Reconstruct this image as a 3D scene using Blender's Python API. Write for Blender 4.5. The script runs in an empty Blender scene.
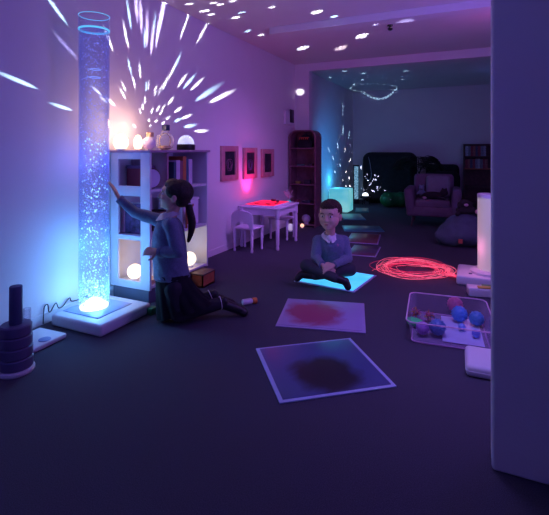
import bpy, bmesh, math, random
from mathutils import Vector, Matrix, Quaternion, noise
random.seed(7)
C = bpy.context.scene.collection
PI = math.pi
FPX = 431.0; H = 1.15; CX = 2.592
cs, sn = math.cos(math.radians(25)), math.sin(math.radians(25))
CEIL = 2.5

# ------------------------------------------------------------ frame helpers (measurement only)
def R(X, Y, z=0.0):
    return Vector((CX + X*cs - Y*sn, X*sn + Y*cs, z))
def P(px, py, Y):
    return R((px-274.5)/FPX*Y, Y, H-(py-150)/FPX*Y)
def L(px, py, Y):                     # same, but in the frame turned with the camera
    return Vector(((px-274.5)/FPX*Y, Y, H-(py-150)/FPX*Y))
def FL(px, py, z=0.0):
    Y = (H-z)*FPX/(py-150); return R((px-274.5)/FPX*Y, Y, z)
def ray(px, py, axis, val):           # meet a room plane
    d = P(px, py, 1.0) - Vector((CX, 0, H))
    o = Vector((CX, 0, H)); t = (val-o[axis])/d[axis]
    return o + d*t

# ------------------------------------------------------------ materials
def mat(name, col, rough=0.6, metal=0.0, emit=None, es=0.0, var=0.08, scale=12.0, bump=0.0, bscale=60.0, alpha=1.0, trans=0.0, ior=1.45, sheen=0.0, sss=0.0):
    m = bpy.data.materials.new(name); m.use_nodes = True
    nt = m.node_tree; b = nt.nodes['Principled BSDF']
    tc = nt.nodes.new('ShaderNodeTexCoord'); nz = nt.nodes.new('ShaderNodeTexNoise')
    nz.inputs['Scale'].default_value = scale; nz.inputs['Detail'].default_value = 4
    nt.links.new(tc.outputs['Object'], nz.inputs['Vector'])
    rp = nt.nodes.new('ShaderNodeValToRGB')
    rp.color_ramp.elements[0].position = 0.3; rp.color_ramp.elements[1].position = 0.7
    rp.color_ramp.elements[0].color = [max(0, c*(1-var)) for c in col[:3]]+[1]
    rp.color_ramp.elements[1].color = [min(1, c*(1+var)) for c in col[:3]]+[1]
    nt.links.new(nz.outputs['Fac'], rp.inputs['Fac']); nt.links.new(rp.outputs['Color'], b.inputs['Base Color'])
    b.inputs['Roughness'].default_value = rough; b.inputs['Metallic'].default_value = metal
    b.inputs['Alpha'].default_value = alpha; b.inputs['Transmission Weight'].default_value = trans
    b.inputs['IOR'].default_value = ior; b.inputs['Sheen Weight'].default_value = sheen
    if sss: b.inputs['Subsurface Weight'].default_value = sss; b.inputs['Subsurface Scale'].default_value = 0.01
    if emit: b.inputs['Emission Color'].default_value = (*emit, 1); b.inputs['Emission Strength'].default_value = es
    if bump:
        n2 = nt.nodes.new('ShaderNodeTexNoise'); n2.inputs['Scale'].default_value = bscale
        nt.links.new(tc.outputs['Object'], n2.inputs['Vector'])
        bp = nt.nodes.new('ShaderNodeBump'); bp.inputs['Strength'].default_value = bump; bp.inputs['Distance'].default_value = 0.01
        nt.links.new(n2.outputs['Fac'], bp.inputs['Height']); nt.links.new(bp.outputs['Normal'], b.inputs['Normal'])
    return m

M = {}
M['wall'] = mat('painted_plaster', (.72,.70,.74), .75, var=.02, scale=3, bump=.08, bscale=90)
M['ceil'] = mat('ceiling_paint', (.72,.70,.72), .8, var=.02, scale=3)
M['carpet'] = mat('dark_carpet', (.070,.066,.098), .95, var=.35, scale=260, bump=.6, bscale=420)
M['vinyl'] = mat('white_vinyl', (.70,.70,.74), .45, var=.02)
M['white_ply'] = mat('white_laminate', (.68,.70,.76), .5, var=.03)
M['plinth'] = mat('grey_plinth', (.10,.11,.17), .6)
M['birch'] = mat('birch_wood', (.55,.36,.24), .5, var=.2, scale=20)
M['darkwood'] = mat('dark_wood', (.10,.055,.06), .55, var=.25, scale=18)
M['redwood'] = mat('red_stained_wood', (.45,.13,.06), .5, var=.2, scale=18)
M['frame'] = mat('red_brown_frame', (.50,.22,.26), .5, var=.12)
M['pic'] = mat('dark_picture', (.02,.02,.035), .3, var=.8, scale=30)
M['kids'] = mat('pale_lilac_paint', (.78,.72,.86), .5, var=.02)
M['black'] = mat('black_fabric', (.012,.012,.018), .85, var=.3, bump=.3)
M['blackpl'] = mat('black_plastic', (.015,.015,.02), .35)
M['skin'] = mat('skin', (.62,.40,.31), .55, var=.04, sss=.1)
M['lip'] = mat('lip', (.50,.20,.18), .5)
M['hair'] = mat('dark_brown_hair', (.018,.010,.010), .65, var=.5, scale=70, bump=.5, bscale=120)
M['hairb'] = mat('short_brown_hair', (.045,.022,.015), .6, var=.5, scale=120, bump=.8, bscale=220)
M['sweater'] = mat('grey_blue_knit', (.14,.19,.29), .9, var=.12, scale=90, bump=.5, bscale=260, sheen=.2)
M['shirt'] = mat('white_cotton', (.75,.75,.80), .8, var=.02)
M['skirt'] = mat('black_pleated_cloth', (.022,.022,.035), .85, var=.2)
M['trouser'] = mat('dark_trousers', (.045,.047,.065), .85, var=.15)
M['shoe'] = mat('black_leather', (.018,.018,.024), .35)
M['eyew'] = mat('eye_white', (.7,.7,.7), .3); M['iris'] = mat('iris', (.03,.02,.015), .2)
M['uphol'] = mat('mauve_upholstery', (.17,.12,.19), .9, var=.08, bump=.2)
M['greyfab'] = mat('grey_fabric', (.09,.12,.18), .9, var=.1, bump=.3, bscale=20)
M['pillow'] = mat('pale_cushion', (.22,.22,.28), .9)
M['green'] = mat('green_rubber', (.015,.16,.05), .35, var=.1)
M['leaf'] = mat('dark_leaf', (.012,.03,.02), .6)
M['fur'] = mat('dark_plush', (.03,.025,.03), .95, bump=.8, bscale=80)
M['pinkplush'] = mat('pale_pink_plush', (.6,.38,.48), .9)
M['toyrubber'] = mat('slate_toy_rubber', (.11,.10,.20), .55, var=.05)
M['toyteal'] = mat('deep_blue_toy_rubber', (.07,.09,.19), .5, var=.05)

def clear(name, tint=(.9,.9,1.0), op=.10, rough=.05, emit=None, es=0):
    m = bpy.data.materials.new(name); m.use_nodes = True; nt = m.node_tree; nt.nodes.clear()
    o = nt.nodes.new('ShaderNodeOutputMaterial'); mx = nt.nodes.new('ShaderNodeMixShader')
    tr = nt.nodes.new('ShaderNodeBsdfTransparent'); pr = nt.nodes.new('ShaderNodeBsdfPrincipled')
    pr.inputs['Base Color'].default_value = (*tint,1); pr.inputs['Roughness'].default_value = rough
    tr.inputs['Color'].default_value = (*[min(1, .75+.25*c) for c in tint], 1)
    if emit: pr.inputs['Emission Color'].default_value = (*emit,1); pr.inputs['Emission Strength'].default_value = es
    lw = nt.nodes.new('ShaderNodeLayerWeight'); lw.inputs['Blend'].default_value = .35
    mp = nt.nodes.new('ShaderNodeMapRange'); mp.inputs['To Min'].default_value = op; mp.inputs['To Max'].default_value = min(1, op+.45)
    nt.links.new(lw.outputs['Facing'], mp.inputs['Value']); nt.links.new(mp.outputs['Result'], mx.inputs['Fac'])
    nt.links.new(tr.outputs[0], mx.inputs[1]); nt.links.new(pr.outputs[0], mx.inputs[2]); nt.links.new(mx.outputs[0], o.inputs[0])
    return m
M['acrylic'] = clear('clear_acrylic', (.6,.75,1), .04)
M['plastic'] = clear('clear_plastic', (.75,.6,.9), .10)
M['glass'] = clear('clear_glass', (.9,.9,1), .10)

def glow(name, col, s, noisy=None, nscale=5):
    m = bpy.data.materials.new(name); m.use_nodes = True; nt = m.node_tree; b = nt.nodes['Principled BSDF']
    b.inputs['Base Color'].default_value = (*[c*.6 for c in col],1); b.inputs['Roughness'].default_value = .5
    b.inputs['Emission Color'].default_value = (*col,1); b.inputs['Emission Strength'].default_value = s
    if noisy:
        tc = nt.nodes.new('ShaderNodeTexCoord'); nz = nt.nodes.new('ShaderNodeTexNoise'); nz.inputs['Scale'].default_value = nscale
        rp = nt.nodes.new('ShaderNodeValToRGB'); rp.color_ramp.elements[0].color = (*col,1); rp.color_ramp.elements[1].color = (*noisy,1)
        rp.color_ramp.elements[0].position = .35; rp.color_ramp.elements[1].position = .65
        nt.links.new(tc.outputs['Object'], nz.inputs['Vector']); nt.links.new(nz.outputs['Fac'], rp.inputs['Fac'])
        nt.links.new(rp.outputs['Color'], b.inputs['Emission Color']); nt.links.new(rp.outputs['Color'], b.inputs['Base Color'])
    return m
M['warm'] = glow('warm_lamp_glow', (1.0,.72,.42), 3.2)
M['globe'] = glow('cream_globe_glow', (1.0,.82,.60), 1.6)
M['cube'] = glow('cyan_cube_glow', (.10,.55,.66), 0.75, (.26,.72,.74), 3)
M['column'] = glow('grey_white_glow', (.34,.30,.34), .65, (.42,.30,.36), 2)
M['tubewater'] = clear('lit_water', (.5,.6,1.0), .03, .2, (.14,.20,.8), .12)
M['bubble'] = glow('lit_bubbles', (.34,.44,1.0), .75)
M['bubblehot'] = glow('bright_lit_bubbles', (.40,.75,1.0), 1.8)
M['led'] = glow('white_led_disc', (.75,.95,1.0), 3.5)
M['cyanled'] = glow('cyan_ring', (.12,.55,.9), 1.0)
M['fibre'] = glow('red_fibre', (.85,.03,.12), .6)
M['fibre2'] = glow('pink_fibre', (1.0,.14,.26), .95)
M['redpanel'] = glow('red_light_panel', (1.0,.01,.06), 1.3)
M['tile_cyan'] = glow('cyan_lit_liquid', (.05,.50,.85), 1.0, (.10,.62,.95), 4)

# ------------------------------------------------------------ mesh helpers
def B(): return bmesh.new()
def box(bm, c, s, rot=None, bev=0.0, seg=2):
    t = bmesh.new(); bmesh.ops.create_cube(t, size=1)
    bmesh.ops.scale(t, vec=s, verts=t.verts)
    if bev: bmesh.ops.bevel(t, geom=t.edges[:], offset=bev, segments=seg, profile=.5, affect='EDGES')
    if rot is not None: bmesh.ops.transform(t, matrix=rot.to_4x4(), verts=t.verts)
    bmesh.ops.translate(t, vec=c, verts=t.verts); merge(bm, t); return bm
def b2(bm, lo, hi, bev=0.0, seg=2):
    c = [(a+b)/2 for a, b in zip(lo, hi)]; s = [b-a for a, b in zip(lo, hi)]
    return box(bm, c, s, None, bev, seg)
def merge(bm, t):
    me = bpy.data.meshes.new('tmp'); t.to_mesh(me); t.free(); bm.from_mesh(me); bpy.data.meshes.remove(me)
def ell(bm, c, r, rot=None, seg=20, rings=12):
    t = bmesh.new(); bmesh.ops.create_uvsphere(t, u_segments=seg, v_segments=rings, radius=1)
    bmesh.ops.scale(t, vec=(r if hasattr(r,'__len__') else (r,r,r)), verts=t.verts)
    if rot is not None: bmesh.ops.transform(t, matrix=rot.to_4x4(), verts=t.verts)
    bmesh.ops.translate(t, vec=c, verts=t.verts); merge(bm, t); return bm
def lathe(bm, prof, c=(0,0,0), seg=32, rot=None, cap=True):
    t = bmesh.new(); rings = []
    for r, z in prof:
        rings.append([t.verts.new((r*math.cos(2*PI*i/seg), r*math.sin(2*PI*i/seg), z)) for i in range(seg)])
    for a, b in zip(rings, rings[1:]):
        for i in range(seg): t.faces.new((a[i], a[(i+1)%seg], b[(i+1)%seg], b[i]))
    if cap:
        t.faces.new(list(reversed(rings[0]))); t.faces.new(rings[-1])
    bmesh.ops.recalc_face_normals(t, faces=t.faces)
    if rot is not None: bmesh.ops.transform(t, matrix=rot.to_4x4(), verts=t.verts)
    bmesh.ops.translate(t, vec=c, verts=t.verts); merge(bm, t); return bm
def capsule(bm, a, b, ra, rb, seg=16, sq=None):
    a, b = Vector(a), Vector(b); d = b-a; n = max(2, int(d.length/(min(ra, rb)*.5))+1)
    q = Vector((0,0,1)).rotation_difference(d.normalized() if d.length > 1e-6 else Vector((0,0,1))).to_matrix()
    ell(bm, a, ra, q, seg, 10); ell(bm, b, rb, q, seg, 10)
    lathe(bm, [(ra, 0), (rb, d.length)], a, seg, q); return bm
def tube(bm, pts, r, seg=8, closed=False):
    t = bmesh.new(); pts = [Vector(p) for p in pts]; n = len(pts); rings = []; prev = None
    for i, p in enumerate(pts):
        a = pts[(i-1) % n] if (closed or i > 0) else p
        b = pts[(i+1) % n] if (closed or i < n-1) else p
        d = (b-a).normalized() if (b-a).length > 1e-9 else Vector((0,0,1))
        u = (prev - d*prev.dot(d)) if prev is not None else d.orthogonal()
        u = u.normalized(); v = d.cross(u); prev = u
        rr = r[i] if hasattr(r, '__len__') else r
        rings.append([t.verts.new(p + u*rr*math.cos(2*PI*k/seg) + v*rr*math.sin(2*PI*k/seg)) for k in range(seg)])
    for i in range(n if closed else n-1):
        a, b = rings[i], rings[(i+1) % n]
        for k in range(seg): t.faces.new((a[k], a[(k+1)%seg], b[(k+1)%seg], b[k]))
    if not closed: t.faces.new(list(reversed(rings[0]))); t.faces.new(rings[-1])
    bmesh.ops.recalc_face_normals(t, faces=t.faces); merge(bm, t); return bm
def smoothpath(pts, n=8):
    pts = [Vector(p) for p in pts]; out = []
    for i in range(len(pts)-1):
        p0 = pts[max(0,i-1)]; p1 = pts[i]; p2 = pts[i+1]; p3 = pts[min(len(pts)-1, i+2)]
        for k in range(n):
            t = k/n
            out.append(.5*((2*p1)+(p2-p0)*t+(2*p0-5*p1+4*p2-p3)*t*t+(3*p1-p0-3*p2+p3)*t*t*t))
    out.append(pts[-1]); return out
def obj(name, bm, m, parent=None, smooth=True, label=None, loc=None):
    me = bpy.data.meshes.new(name); bm.normal_update(); bm.to_mesh(me); bm.free()
    if smooth:
        me.polygons.foreach_set('use_smooth', [True]*len(me.polygons))
        me.set_sharp_from_angle(angle=math.radians(38))
    me.materials.append(M[m] if isinstance(m, str) else m)
    o = bpy.data.objects.new(name, me); C.objects.link(o)
    if parent: o.parent = parent
    if loc is not None: o.location = loc
    if label: o['label'] = label
    return o
def tag(o, label, cat, group=None, kind=None):
    o['label'] = label; o['category'] = cat
    if group: o['group'] = group
    if kind: o['kind'] = kind
    return o
def thing(name, label, cat, loc=(0,0,0), rz=0.0, group=None):
    o = bpy.data.objects.new(name, None); C.objects.link(o); o.empty_display_size = .1
    o.location = loc; o.rotation_euler = (0,0,rz); return tag(o, label, cat, group)
def struct(name, bm, m, smooth=False):
    o = obj(name, bm, m, smooth=smooth); o['kind'] = 'structure'; return o
def loft(bm, rings, seg=40):
    t = bmesh.new(); rs = []
    cs_ = smoothpath([c for c, _, _ in rings], 5); rr = smoothpath([Vector((a, b, 0)) for _, a, b in rings], 5)
    for c, q in zip(cs_, rr): rs.append([t.verts.new(Vector(c)+Vector((q.x*math.cos(2*PI*i/seg), q.y*math.sin(2*PI*i/seg), 0))) for i in range(seg)])
    for a, b in zip(rs, rs[1:]):
        for i in range(seg): t.faces.new((a[i],a[(i+1)%seg],b[(i+1)%seg],b[i]))
    t.faces.new(rs[0]); t.faces.new(rs[-1]); bmesh.ops.recalc_face_normals(t, faces=t.faces); merge(bm, t); return bm
def remesh(bm, vox, it=4, dec=None):
    me = bpy.data.meshes.new('r'); bm.to_mesh(me); bm.free()
    o = bpy.data.objects.new('r', me); C.objects.link(o)
    r = o.modifiers.new('r', 'REMESH'); r.mode = 'VOXEL'; r.voxel_size = vox
    s = o.modifiers.new('s', 'SMOOTH'); s.iterations = it; s.factor = .5
    if dec: d = o.modifiers.new('d', 'DECIMATE'); d.ratio = dec
    dg = bpy.context.evaluated_depsgraph_get(); dg.update()
    me2 = bpy.data.meshes.new_from_object(o.evaluated_get(dg))
    bpy.data.objects.remove(o); bpy.data.meshes.remove(me)
    out = bmesh.new(); out.from_mesh(me2); bpy.data.meshes.remove(me2); return out
def dup(root, loc, rz=None, label=None):
    r = root.copy(); C.objects.link(r); r.location = loc
    if rz is not None: r.rotation_euler = (0,0,rz)
    if label: r['label'] = label
    for ch in list(root.children):
        c = ch.copy(); C.objects.link(c); c.parent = r
        for g in ch.children:
            d = g.copy(); C.objects.link(d); d.parent = c
    return r

# ------------------------------------------------------------ room shell
YB = 9.9; XR = 4.3; YF = -1.4; YN = 6.33
struct('floor', b2(B(), (-.1,YF-.1,-.1), (XR+.1,YB+.1,0)), 'carpet')
struct('ceiling', b2(B(), (-.1,YF-.1,CEIL), (XR+.1,YB+.1,CEIL+.1)), 'ceil')
struct('wall_left', b2(B(), (-.1,YF-.1,0), (0,YB+.1,CEIL)), 'wall')
struct('wall_back', b2(B(), (0,YB,0), (XR,YB+.1,CEIL)), 'wall')
struct('wall_right', b2(B(), (XR,YF-.1,0), (XR+.1,YB+.1,CEIL)), 'wall')
struct('wall_front', b2(B(), (0,YF-.1,0), (XR,YF,CEIL)), 'wall')
bm = B(); b2(bm, (0,YN,0), (.235,YN+.12,CEIL)); b2(bm, (.235,YN,2.385), (XR,YN+.12,CEIL)); b2(bm, (3.45,YN,0), (XR,YN+.12,2.385))
struct('wall_opening', bm, 'wall')
struct('wall_partition', b2(B(), (2.645,1.73,0), (XR,1.86,CEIL), .012, 3), 'wall', True)
struct('trim_1', b2(B(), (.53,4.28,2.425), (XR,4.46,CEIL), .004), 'ceil')
struct('baseboard_left', b2(B(), (0,YF,0), (.012,YN,.07), .003), 'wall')
struct('baseboard_back', b2(B(), (0,YB-.012,0), (XR,YB,.07), .003), 'wall')
#struct('trim_2', b2(B(), (2.55,YB-.03,0), (2.63,YB,CEIL), .004), 'darkwood')

# ceiling sensor
p = ray(390, 25, 2, CEIL)
t = thing('ceiling_sensor', 'small black sensor hanging from the ceiling beyond the bulkhead', 'sensor', p)
obj('mount', lathe(B(), [(.028,-.012),(.03,0)], seg=20), 'blackpl', t)
obj('sensor_head', ell(lathe(B(), [(.01,-.03),(.01,-.01)], seg=12), (0,.01,-.04), (.028,.034,.018)), 'blackpl', t)

# ------------------------------------------------------------ bubble tube
t = thing('padded_plinth', 'white padded plinth the tall bubble tube stands in', 'plinth', (.285,2.16,0))
obj('padding', b2(B(), (-.215,-.225,0), (.235,.23,.075), .02, 4), 'vinyl', t)
bm = B(); b2(bm, (-.19,-.15,.0745), (.13,.15,.079), .001)
obj('cover_plate', bm, mat('blue_grey_plate', (.30,.38,.62), .35), t, label='blue-grey square plate round the tube foot')
TB = Vector((.229, 2.15, .08)); TR = .099; TH = 1.985
t = thing('bubble_tube', 'tall clear column of rising bubbles lit blue by the left wall', 'bubble tube', TB)
bm = B(); lathe(bm, [(TR,0),(TR,TH)], seg=48, cap=False); obj('tube_wall', bm, 'acrylic', t)
bm = B(); lathe(bm, [(TR*.94,.004),(TR*.94,TH-.10)], seg=48, cap=True); obj('water', bm, 'tubewater', t)
bm = B(); tube(bm, [(TR*math.cos(a)*.96, TR*math.sin(a)*.96, TH-.095) for a in [2*PI*i/40 for i in range(40)]], .007, 8, True)
obj('water_ring', bm, 'cyanled', t, label='bright cyan ring at the water line')
bm = B(); tube(bm, [(TR*math.cos(a), TR*math.sin(a), TH) for a in [2*PI*i/40 for i in range(40)]], .0022, 6, True)
obj('rim', bm, 'cyanled', t)
bm = B(); lathe(bm, [(TR*.93,.001),(TR*.93,.012),(.07,.014),(.055,.04),(.03,.055),(.001,.06)], seg=40); obj('led_light', bm, 'led', t, label='white-hot lit disc at the foot')
def bubbles(n, z0, z1, pw, rmax, m, nm, lab):
    bm = B()
    for i in range(n):
        z = z0+(z1-z0)*random.random()**pw; a = random.random()*2*PI; rr = TR*.9*random.random()**.5
        s = rmax*(.35+.65*random.random()**2)
        tt = bmesh.new(); bmesh.ops.create_icosphere(tt, subdivisions=1, radius=s)
        bmesh.ops.scale(tt, vec=(1,1,1.3), verts=tt.verts)
        bmesh.ops.translate(tt, vec=(rr*math.cos(a), rr*math.sin(a), z), verts=tt.verts); merge(bm, tt)
    o = obj(nm, bm, m, t, label=lab); o['kind'] = 'stuff'
bubbles(1500, .03, TH-.11, 1.0, .0043, 'bubble', 'bubbles', 'fine blue bubbles rising')
bubbles(620, .02, 1.15, 2.2, .0058, 'bubblehot', 'bubbles', 'bright bubbles near the foot')
bm = B(); fl = -.02
fz = TH-.42
for zz in (fz, fz+.055): tube(bm, [(.034*math.cos(a)+.01, .034*math.sin(a), zz) for a in [2*PI*i/24 for i in range(24)]], .0035, 6, True)

tube(bm, smoothpath([(-.08,-.03,fz-.01),(-.03,-.02,fz+.004),(.03,-.02,fz+.004),(.085,-.03,fz-.016)], 5), .002, 6)
obj('float', bm, 'bubble', t, label='small ringed float in the water')

t = obj('power_cable', tube(B(), smoothpath([(.03,1.915,.012),(.02,1.925,.06),(.015,1.935,.115),(.02,1.955,.125),(.03,1.955,.085),(.02,1.975,.07),(.02,2.0,.10),(.02,2.02,.115),(.03,2.03,.08),(.02,2.07,.075),(.02,2.10,.10),(.03,2.12,.12),(.02,2.14,.09),(.02,2.20,.08),(.03,2.30,.085),(.02,2.42,.012)], 6), .0035, 6), 'blackpl')
tag(t, 'thin black curled cable between the wall and the padded plinth', 'cable')

# stacking tower and neighbours at the left edge
tp = FL(16, 371)
t = thing('stacking_tower', 'dark ringed stacking tower with a tall round post at left edge', 'toy', tp)
obj('base', lathe(B(), [(.084,0),(.088,.006),(.088,.018),(.084,.024)], seg=40), 'vinyl', t, label='pale round base')
zz = .024
for i, r in enumerate((.080,.079,.077,.075)):
    h = .056; obj('ring', lathe(B(), [(r-.006,zz),(r,zz+.006),(r,zz+h-.007),(r-.006,zz+h-.001)], seg=40), 'toyrubber', t); zz += h
obj('post', lathe(B(), [(.030,zz-.001),(.0325,zz+.003),(.031,.438),(.029,.443)], seg=32), 'toyteal', t)
sp = FL(38, 343)
t = thing('switch_pad', 'flat white pad with a round button lying behind the stacking tower', 'pad', (sp.x,sp.y,0), math.radians(3))
obj('pad', b2(B(), (-.13,-.16,0), (.10,.12,.03), .010, 3), 'vinyl', t)
obj('button', lathe(B(), [(.034,.028),(.034,.033),(.026,.035)], (.055,.0,0), 28), mat('blue_button', (.2,.28,.55), .4), t, label='blue round button')
gp = FL(27, 345, .03)
t = obj('plastic_tube', lathe(B(), [(.021,.03),(.021,.24),(.019,.24),(.019,.036)], seg=28, cap=False), 'glass', loc=(gp.x,gp.y,0))
tag(t, 'slim clear plastic tube standing on the white pad by the tower', 'tube')

# ------------------------------------------------------------ play unit
UX, UY0, UY1 = .40, 2.51, 3.28
t = thing('play_cabinet', 'white shelving unit with cut-out end panel beside the bubble tube', 'cabinet', (.2,2.9,0))
def W2(bm, lo, hi, bev=0.002): return b2(bm, (lo[0]-.2,lo[1]-2.9,lo[2]), (hi[0]-.2,hi[1]-2.9,hi[2]), bev)
def endpanel(y0, y1):
    bm = B(); x0, x1 = .012, UX
    sl = .075
    W2(bm, (x0,y0,.10), (x0+sl,y1,1.135)); W2(bm, (x1-sl-.015,y0,.10), (x1,y1,1.135))
    for z0, z1 in ((.10,.155),(.465,.50),(.80,.875),(1.08,1.135)): W2(bm, (x0+sl-.005,y0+.001,z0), (x1-sl-.010,y1-.001,z1), .001)
    return bm
obj('end_panel', endpanel(UY0, UY0+.02), 'white_ply', t)
obj('end_panel', W2(B(), (.012,UY1-.02,.10), (UX,UY1,1.135)), 'white_ply', t)
obj('back_panel', W2(B(), (.012,UY0+.02,.10), (.022,UY1-.02,1.135)), 'white_ply', t)
for z in (.12,.48,.84): obj('shelf', W2(B(), (.022,UY0+.021,z-.01), (UX-.005,UY1-.021,z+.01)), 'white_ply', t)
obj('divider', W2(B(), (.022,2.72,.85), (UX-.01,2.74,1.135)), mat('reddish_panel', (.42,.22,.30), .5), t, label='reddish upright divider')
obj('top', W2(B(), (.0,UY0-.015,1.13), (UX+.015,UY1+.015,1.15), .004), mat('red_edged_top', (.42,.28,.40), .45), t, label='thin dull-red edged top')
obj('plinth', W2(B(), (.03,UY0+.01,0), (UX-.02,UY1-.03,.10)), 'plinth', t, label='dark recessed plinth')

# books in the top compartment
cols = [((.04,.10,.16),.030,.20,'dark teal book, nearest the divider on the top shelf'),((.62,.56,.72),.050,.215,'wide pale lilac book beside the dark teal book'),((.30,.12,.16),.035,.21,'dull maroon book between the pale lilac and rust books'),
        ((.60,.20,.08),.045,.245,'rust orange book, tallest on the cabinet top shelf'),((.08,.16,.25),.028,.225,'slim blue book to the right of the rust book'),((.66,.60,.74),.055,.22,'wide pale book at the right end of the shelf')]
y = 2.83
for c, w, h, lab in cols:
    t = thing('book', lab, 'book', (.29,y+w/2,.851), 0, 'books on the top shelf of the cabinet')
    obj('cover', b2(b2(b2(B(), (-.08,-w/2,0),(.08,-w/2+.003,h),.001), (-.08,w/2-.003,0),(.08,w/2,h),.001), (.077,-w/2+.001,0),(.08,w/2-.001,h)), mat('book_cover', c, .6), t)
    obj('pages', b2(B(), (-.076,-w/2+.003,.003),(.076,w/2-.003,h-.004)), 'shirt', t)
    y += w+.002
t = thing('drum', 'pale round hand drum on the top shelf beside the end panel', 'drum', (.32,2.615,.851))
obj('shell', lathe(B(), [(.095,-.022),(.095,.022)], (0,0,.096), 40, Matrix.Rotation(PI/2,3,'X')), 'redwood', t) if False else None
rx = Matrix.Rotation(math.radians(90),3,'X')@Matrix.Rotation(math.radians(0),3,'Z')
q = Vector((0,0,1)).rotation_difference(Vector((1,-.25,.0)).normalized()).to_matrix()
obj('skin_head', lathe(B(), [(.072,.0),(.070,.02),(.03,.022),(.001,.022)], (0,.0,.080), 40, q), mat('drum_skin', (.55,.55,.75), .5), t)
obj('hoop', tube(B(), [(Vector((0,.0,.080))+q@Vector((.074*math.cos(a),.074*math.sin(a),.010))) for a in [2*PI*i/36 for i in range(36)]], .006, 8, True), 'darkwood', t)
t = thing('toy_box', 'small dark red box beside the hand drum', 'box', (.155,2.68,.851))
obj('carton', b2(B(), (-.12,-.028,0),(.12,.028,.15),.003), mat('dark_red_card', (.32,.06,.09), .6), t)
obj('lid', b2(B(), (-.122,-.031,.15),(.122,.031,.175),.003), mat('purple_card', (.20,.10,.22), .6), t)
t = thing('storage_box', 'pale lilac storage box on the middle shelf behind the girl', 'box', (.22,3.10,.491))
obj('tub', b2(B(), (-.14,-.12,0),(.12,.12,.22),.01), 'kids', t); obj('lid', b2(B(), (-.145,-.125,.22),(.125,.125,.24),.006), 'shirt', t)
t = thing('wooden_toy', 'red wooden push toy in front of the pale storage box', 'toy', (.375,3.03,.491))
bm = B(); lathe(bm, [(.008,0),(.008,.17)], (0,-.04,0), 12); lathe(bm, [(.008,0),(.008,.17)], (0,.04,0), 12); ell(bm, (0,-.04,.185), .016); ell(bm, (0,.04,.185), .016)
obj('post', bm, 'redwood', t); obj('panel', b2(B(), (-.006,-.04,.03),(.006,.04,.13),.003), 'redwood', t)
t = thing('picture_book', 'dark board book standing behind the middle cut-out', 'book', (.17,2.62,.491))
obj('cover', b2(B(), (-.10,-.02,0),(.12,.02,.24),.003), mat('dark_plum_card', (.10,.05,.14), .6, var=.7, scale=25), t)
obj('pages', b2(B(), (-.095,-.015,.004),(.117,.015,.242)), 'shirt', t)
t = thing('basket', 'dark woven basket on the middle shelf', 'basket', (.18,2.82,.491))
obj('body', lathe(B(), [(.07,0),(.09,.15),(.085,.15),(.065,.01)], seg=28), 'darkwood', t)
obj('rim', tube(B(), [(.088*math.cos(a),.088*math.sin(a),.15) for a in [2*PI*i/28 for i in range(28)]], .007, 8, True), 'darkwood', t)

def globe(name, lab, cat, loc, r, m='globe', foot='vinyl'):
    t = thing(name, lab, cat, loc)
    obj('base', lathe(B(), [(r*.55,0),(r*.6,.006),(r*.5,.018)], seg=28), foot, t)
    obj('shade', ell(B(), (0,0,.012+r*.95), r, None, 32, 20), m, t)
    return t
globe('globe_lamp', 'round glowing lamp on the bottom shelf behind the lowest cut-out', 'lamp', (.17,2.60,.131), .058)
globe('globe_lamp', 'round glowing lamp on the bottom shelf behind the girl\'s back', 'lamp', (.325,3.10,.131), .060)
t = thing('wooden_box', 'low reddish wooden box at the foot of the shelving unit', 'box', (.475,3.09,0))
obj('tray', b2(b2(b2(b2(b2(B(), (-.06,-.09,0),(.06,.09,.012)), (-.06,-.09,0),(-.05,.09,.10)), (.05,-.09,0),(.06,.09,.10)), (-.06,-.09,0),(.06,-.08,.10)), (-.06,.08,0),(.06,.09,.10)), 'redwood', t)
obj('lid', b2(B(), (-.065,-.095,.10),(.065,.095,.112),.003), 'darkwood', t)
t = thing('wooden_tray', 'warm-lit wooden tray under the left glowing globe lamp', 'tray', (.25,2.62,.131))
for o in list(t.children): pass
obj('tray', b2(B(), (.0,-.075,0),(.12,.10,.012),.003), 'birch', t)
obj('rim', b2(B(), (.112,-.075,.012),(.12,.10,.03),.002), 'birch', t)

# things on top of the unit
T = 1.15
def toplamp(px, x, r, h, lab):
    X = (px-274.5)/FPX; Y = (CX-x)/(sn-X*cs); y = Y*(X*sn+cs)
    t = thing('night_lamp', lab, 'lamp', (x,y,T), 0)
    obj('base', lathe(B(), [(r*.6,0),(r*.65,.008),(r*.5,.014)], seg=28), 'vinyl', t)
    obj('shade', lathe(B(), [(r*.7,.012),(r,h*.35),(r*.95,h*.65),(r*.55,h*.93),(r*.1,h)], seg=32), 'warm', t)
    return (x,y)
l1 = toplamp(121, .13, .055, .125, 'larger warm glowing night lamp at the cabinet top\'s left end')
bm = B()
l2 = toplamp(138, .13, .036, .12, 'slimmer warm glowing lamp right of the larger night lamp')
def onx(px, x):
    X = (px-274.5)/FPX; Y = (CX-x)/(sn-X*cs); return Y*(X*sn+cs), Y
y, Y = onx(149, .27)
t = thing('pale_globe', 'pale lilac unlit globe on the cabinet in front of the lamps', 'globe', (.27,y,T))
obj('shade', ell(B(), (0,0,.052), .052), 'kids', t); obj('base', lathe(B(), [(.03,0),(.03,.008)]), 'vinyl', t)
t = obj('wooden_block', b2(B(), (-.022,-.022,0),(.022,.022,.036),.004), 'birch', loc=(.25,y+.035,T+.104)); 
tag(t, 'small tan wooden block resting on the pale globe', 'block')
y, Y = onx(165, .20)
VS = Vector((.20,y,T))
t = thing('glass_jar', 'round clear glass jar with a dark square stopper on the cabinet', 'jar', VS)
obj('body', lathe(B(), [(.03,0),(.065,.02),(.078,.07),(.065,.12),(.03,.145),(.028,.165)], seg=36, cap=False), 'glass', t)
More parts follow.
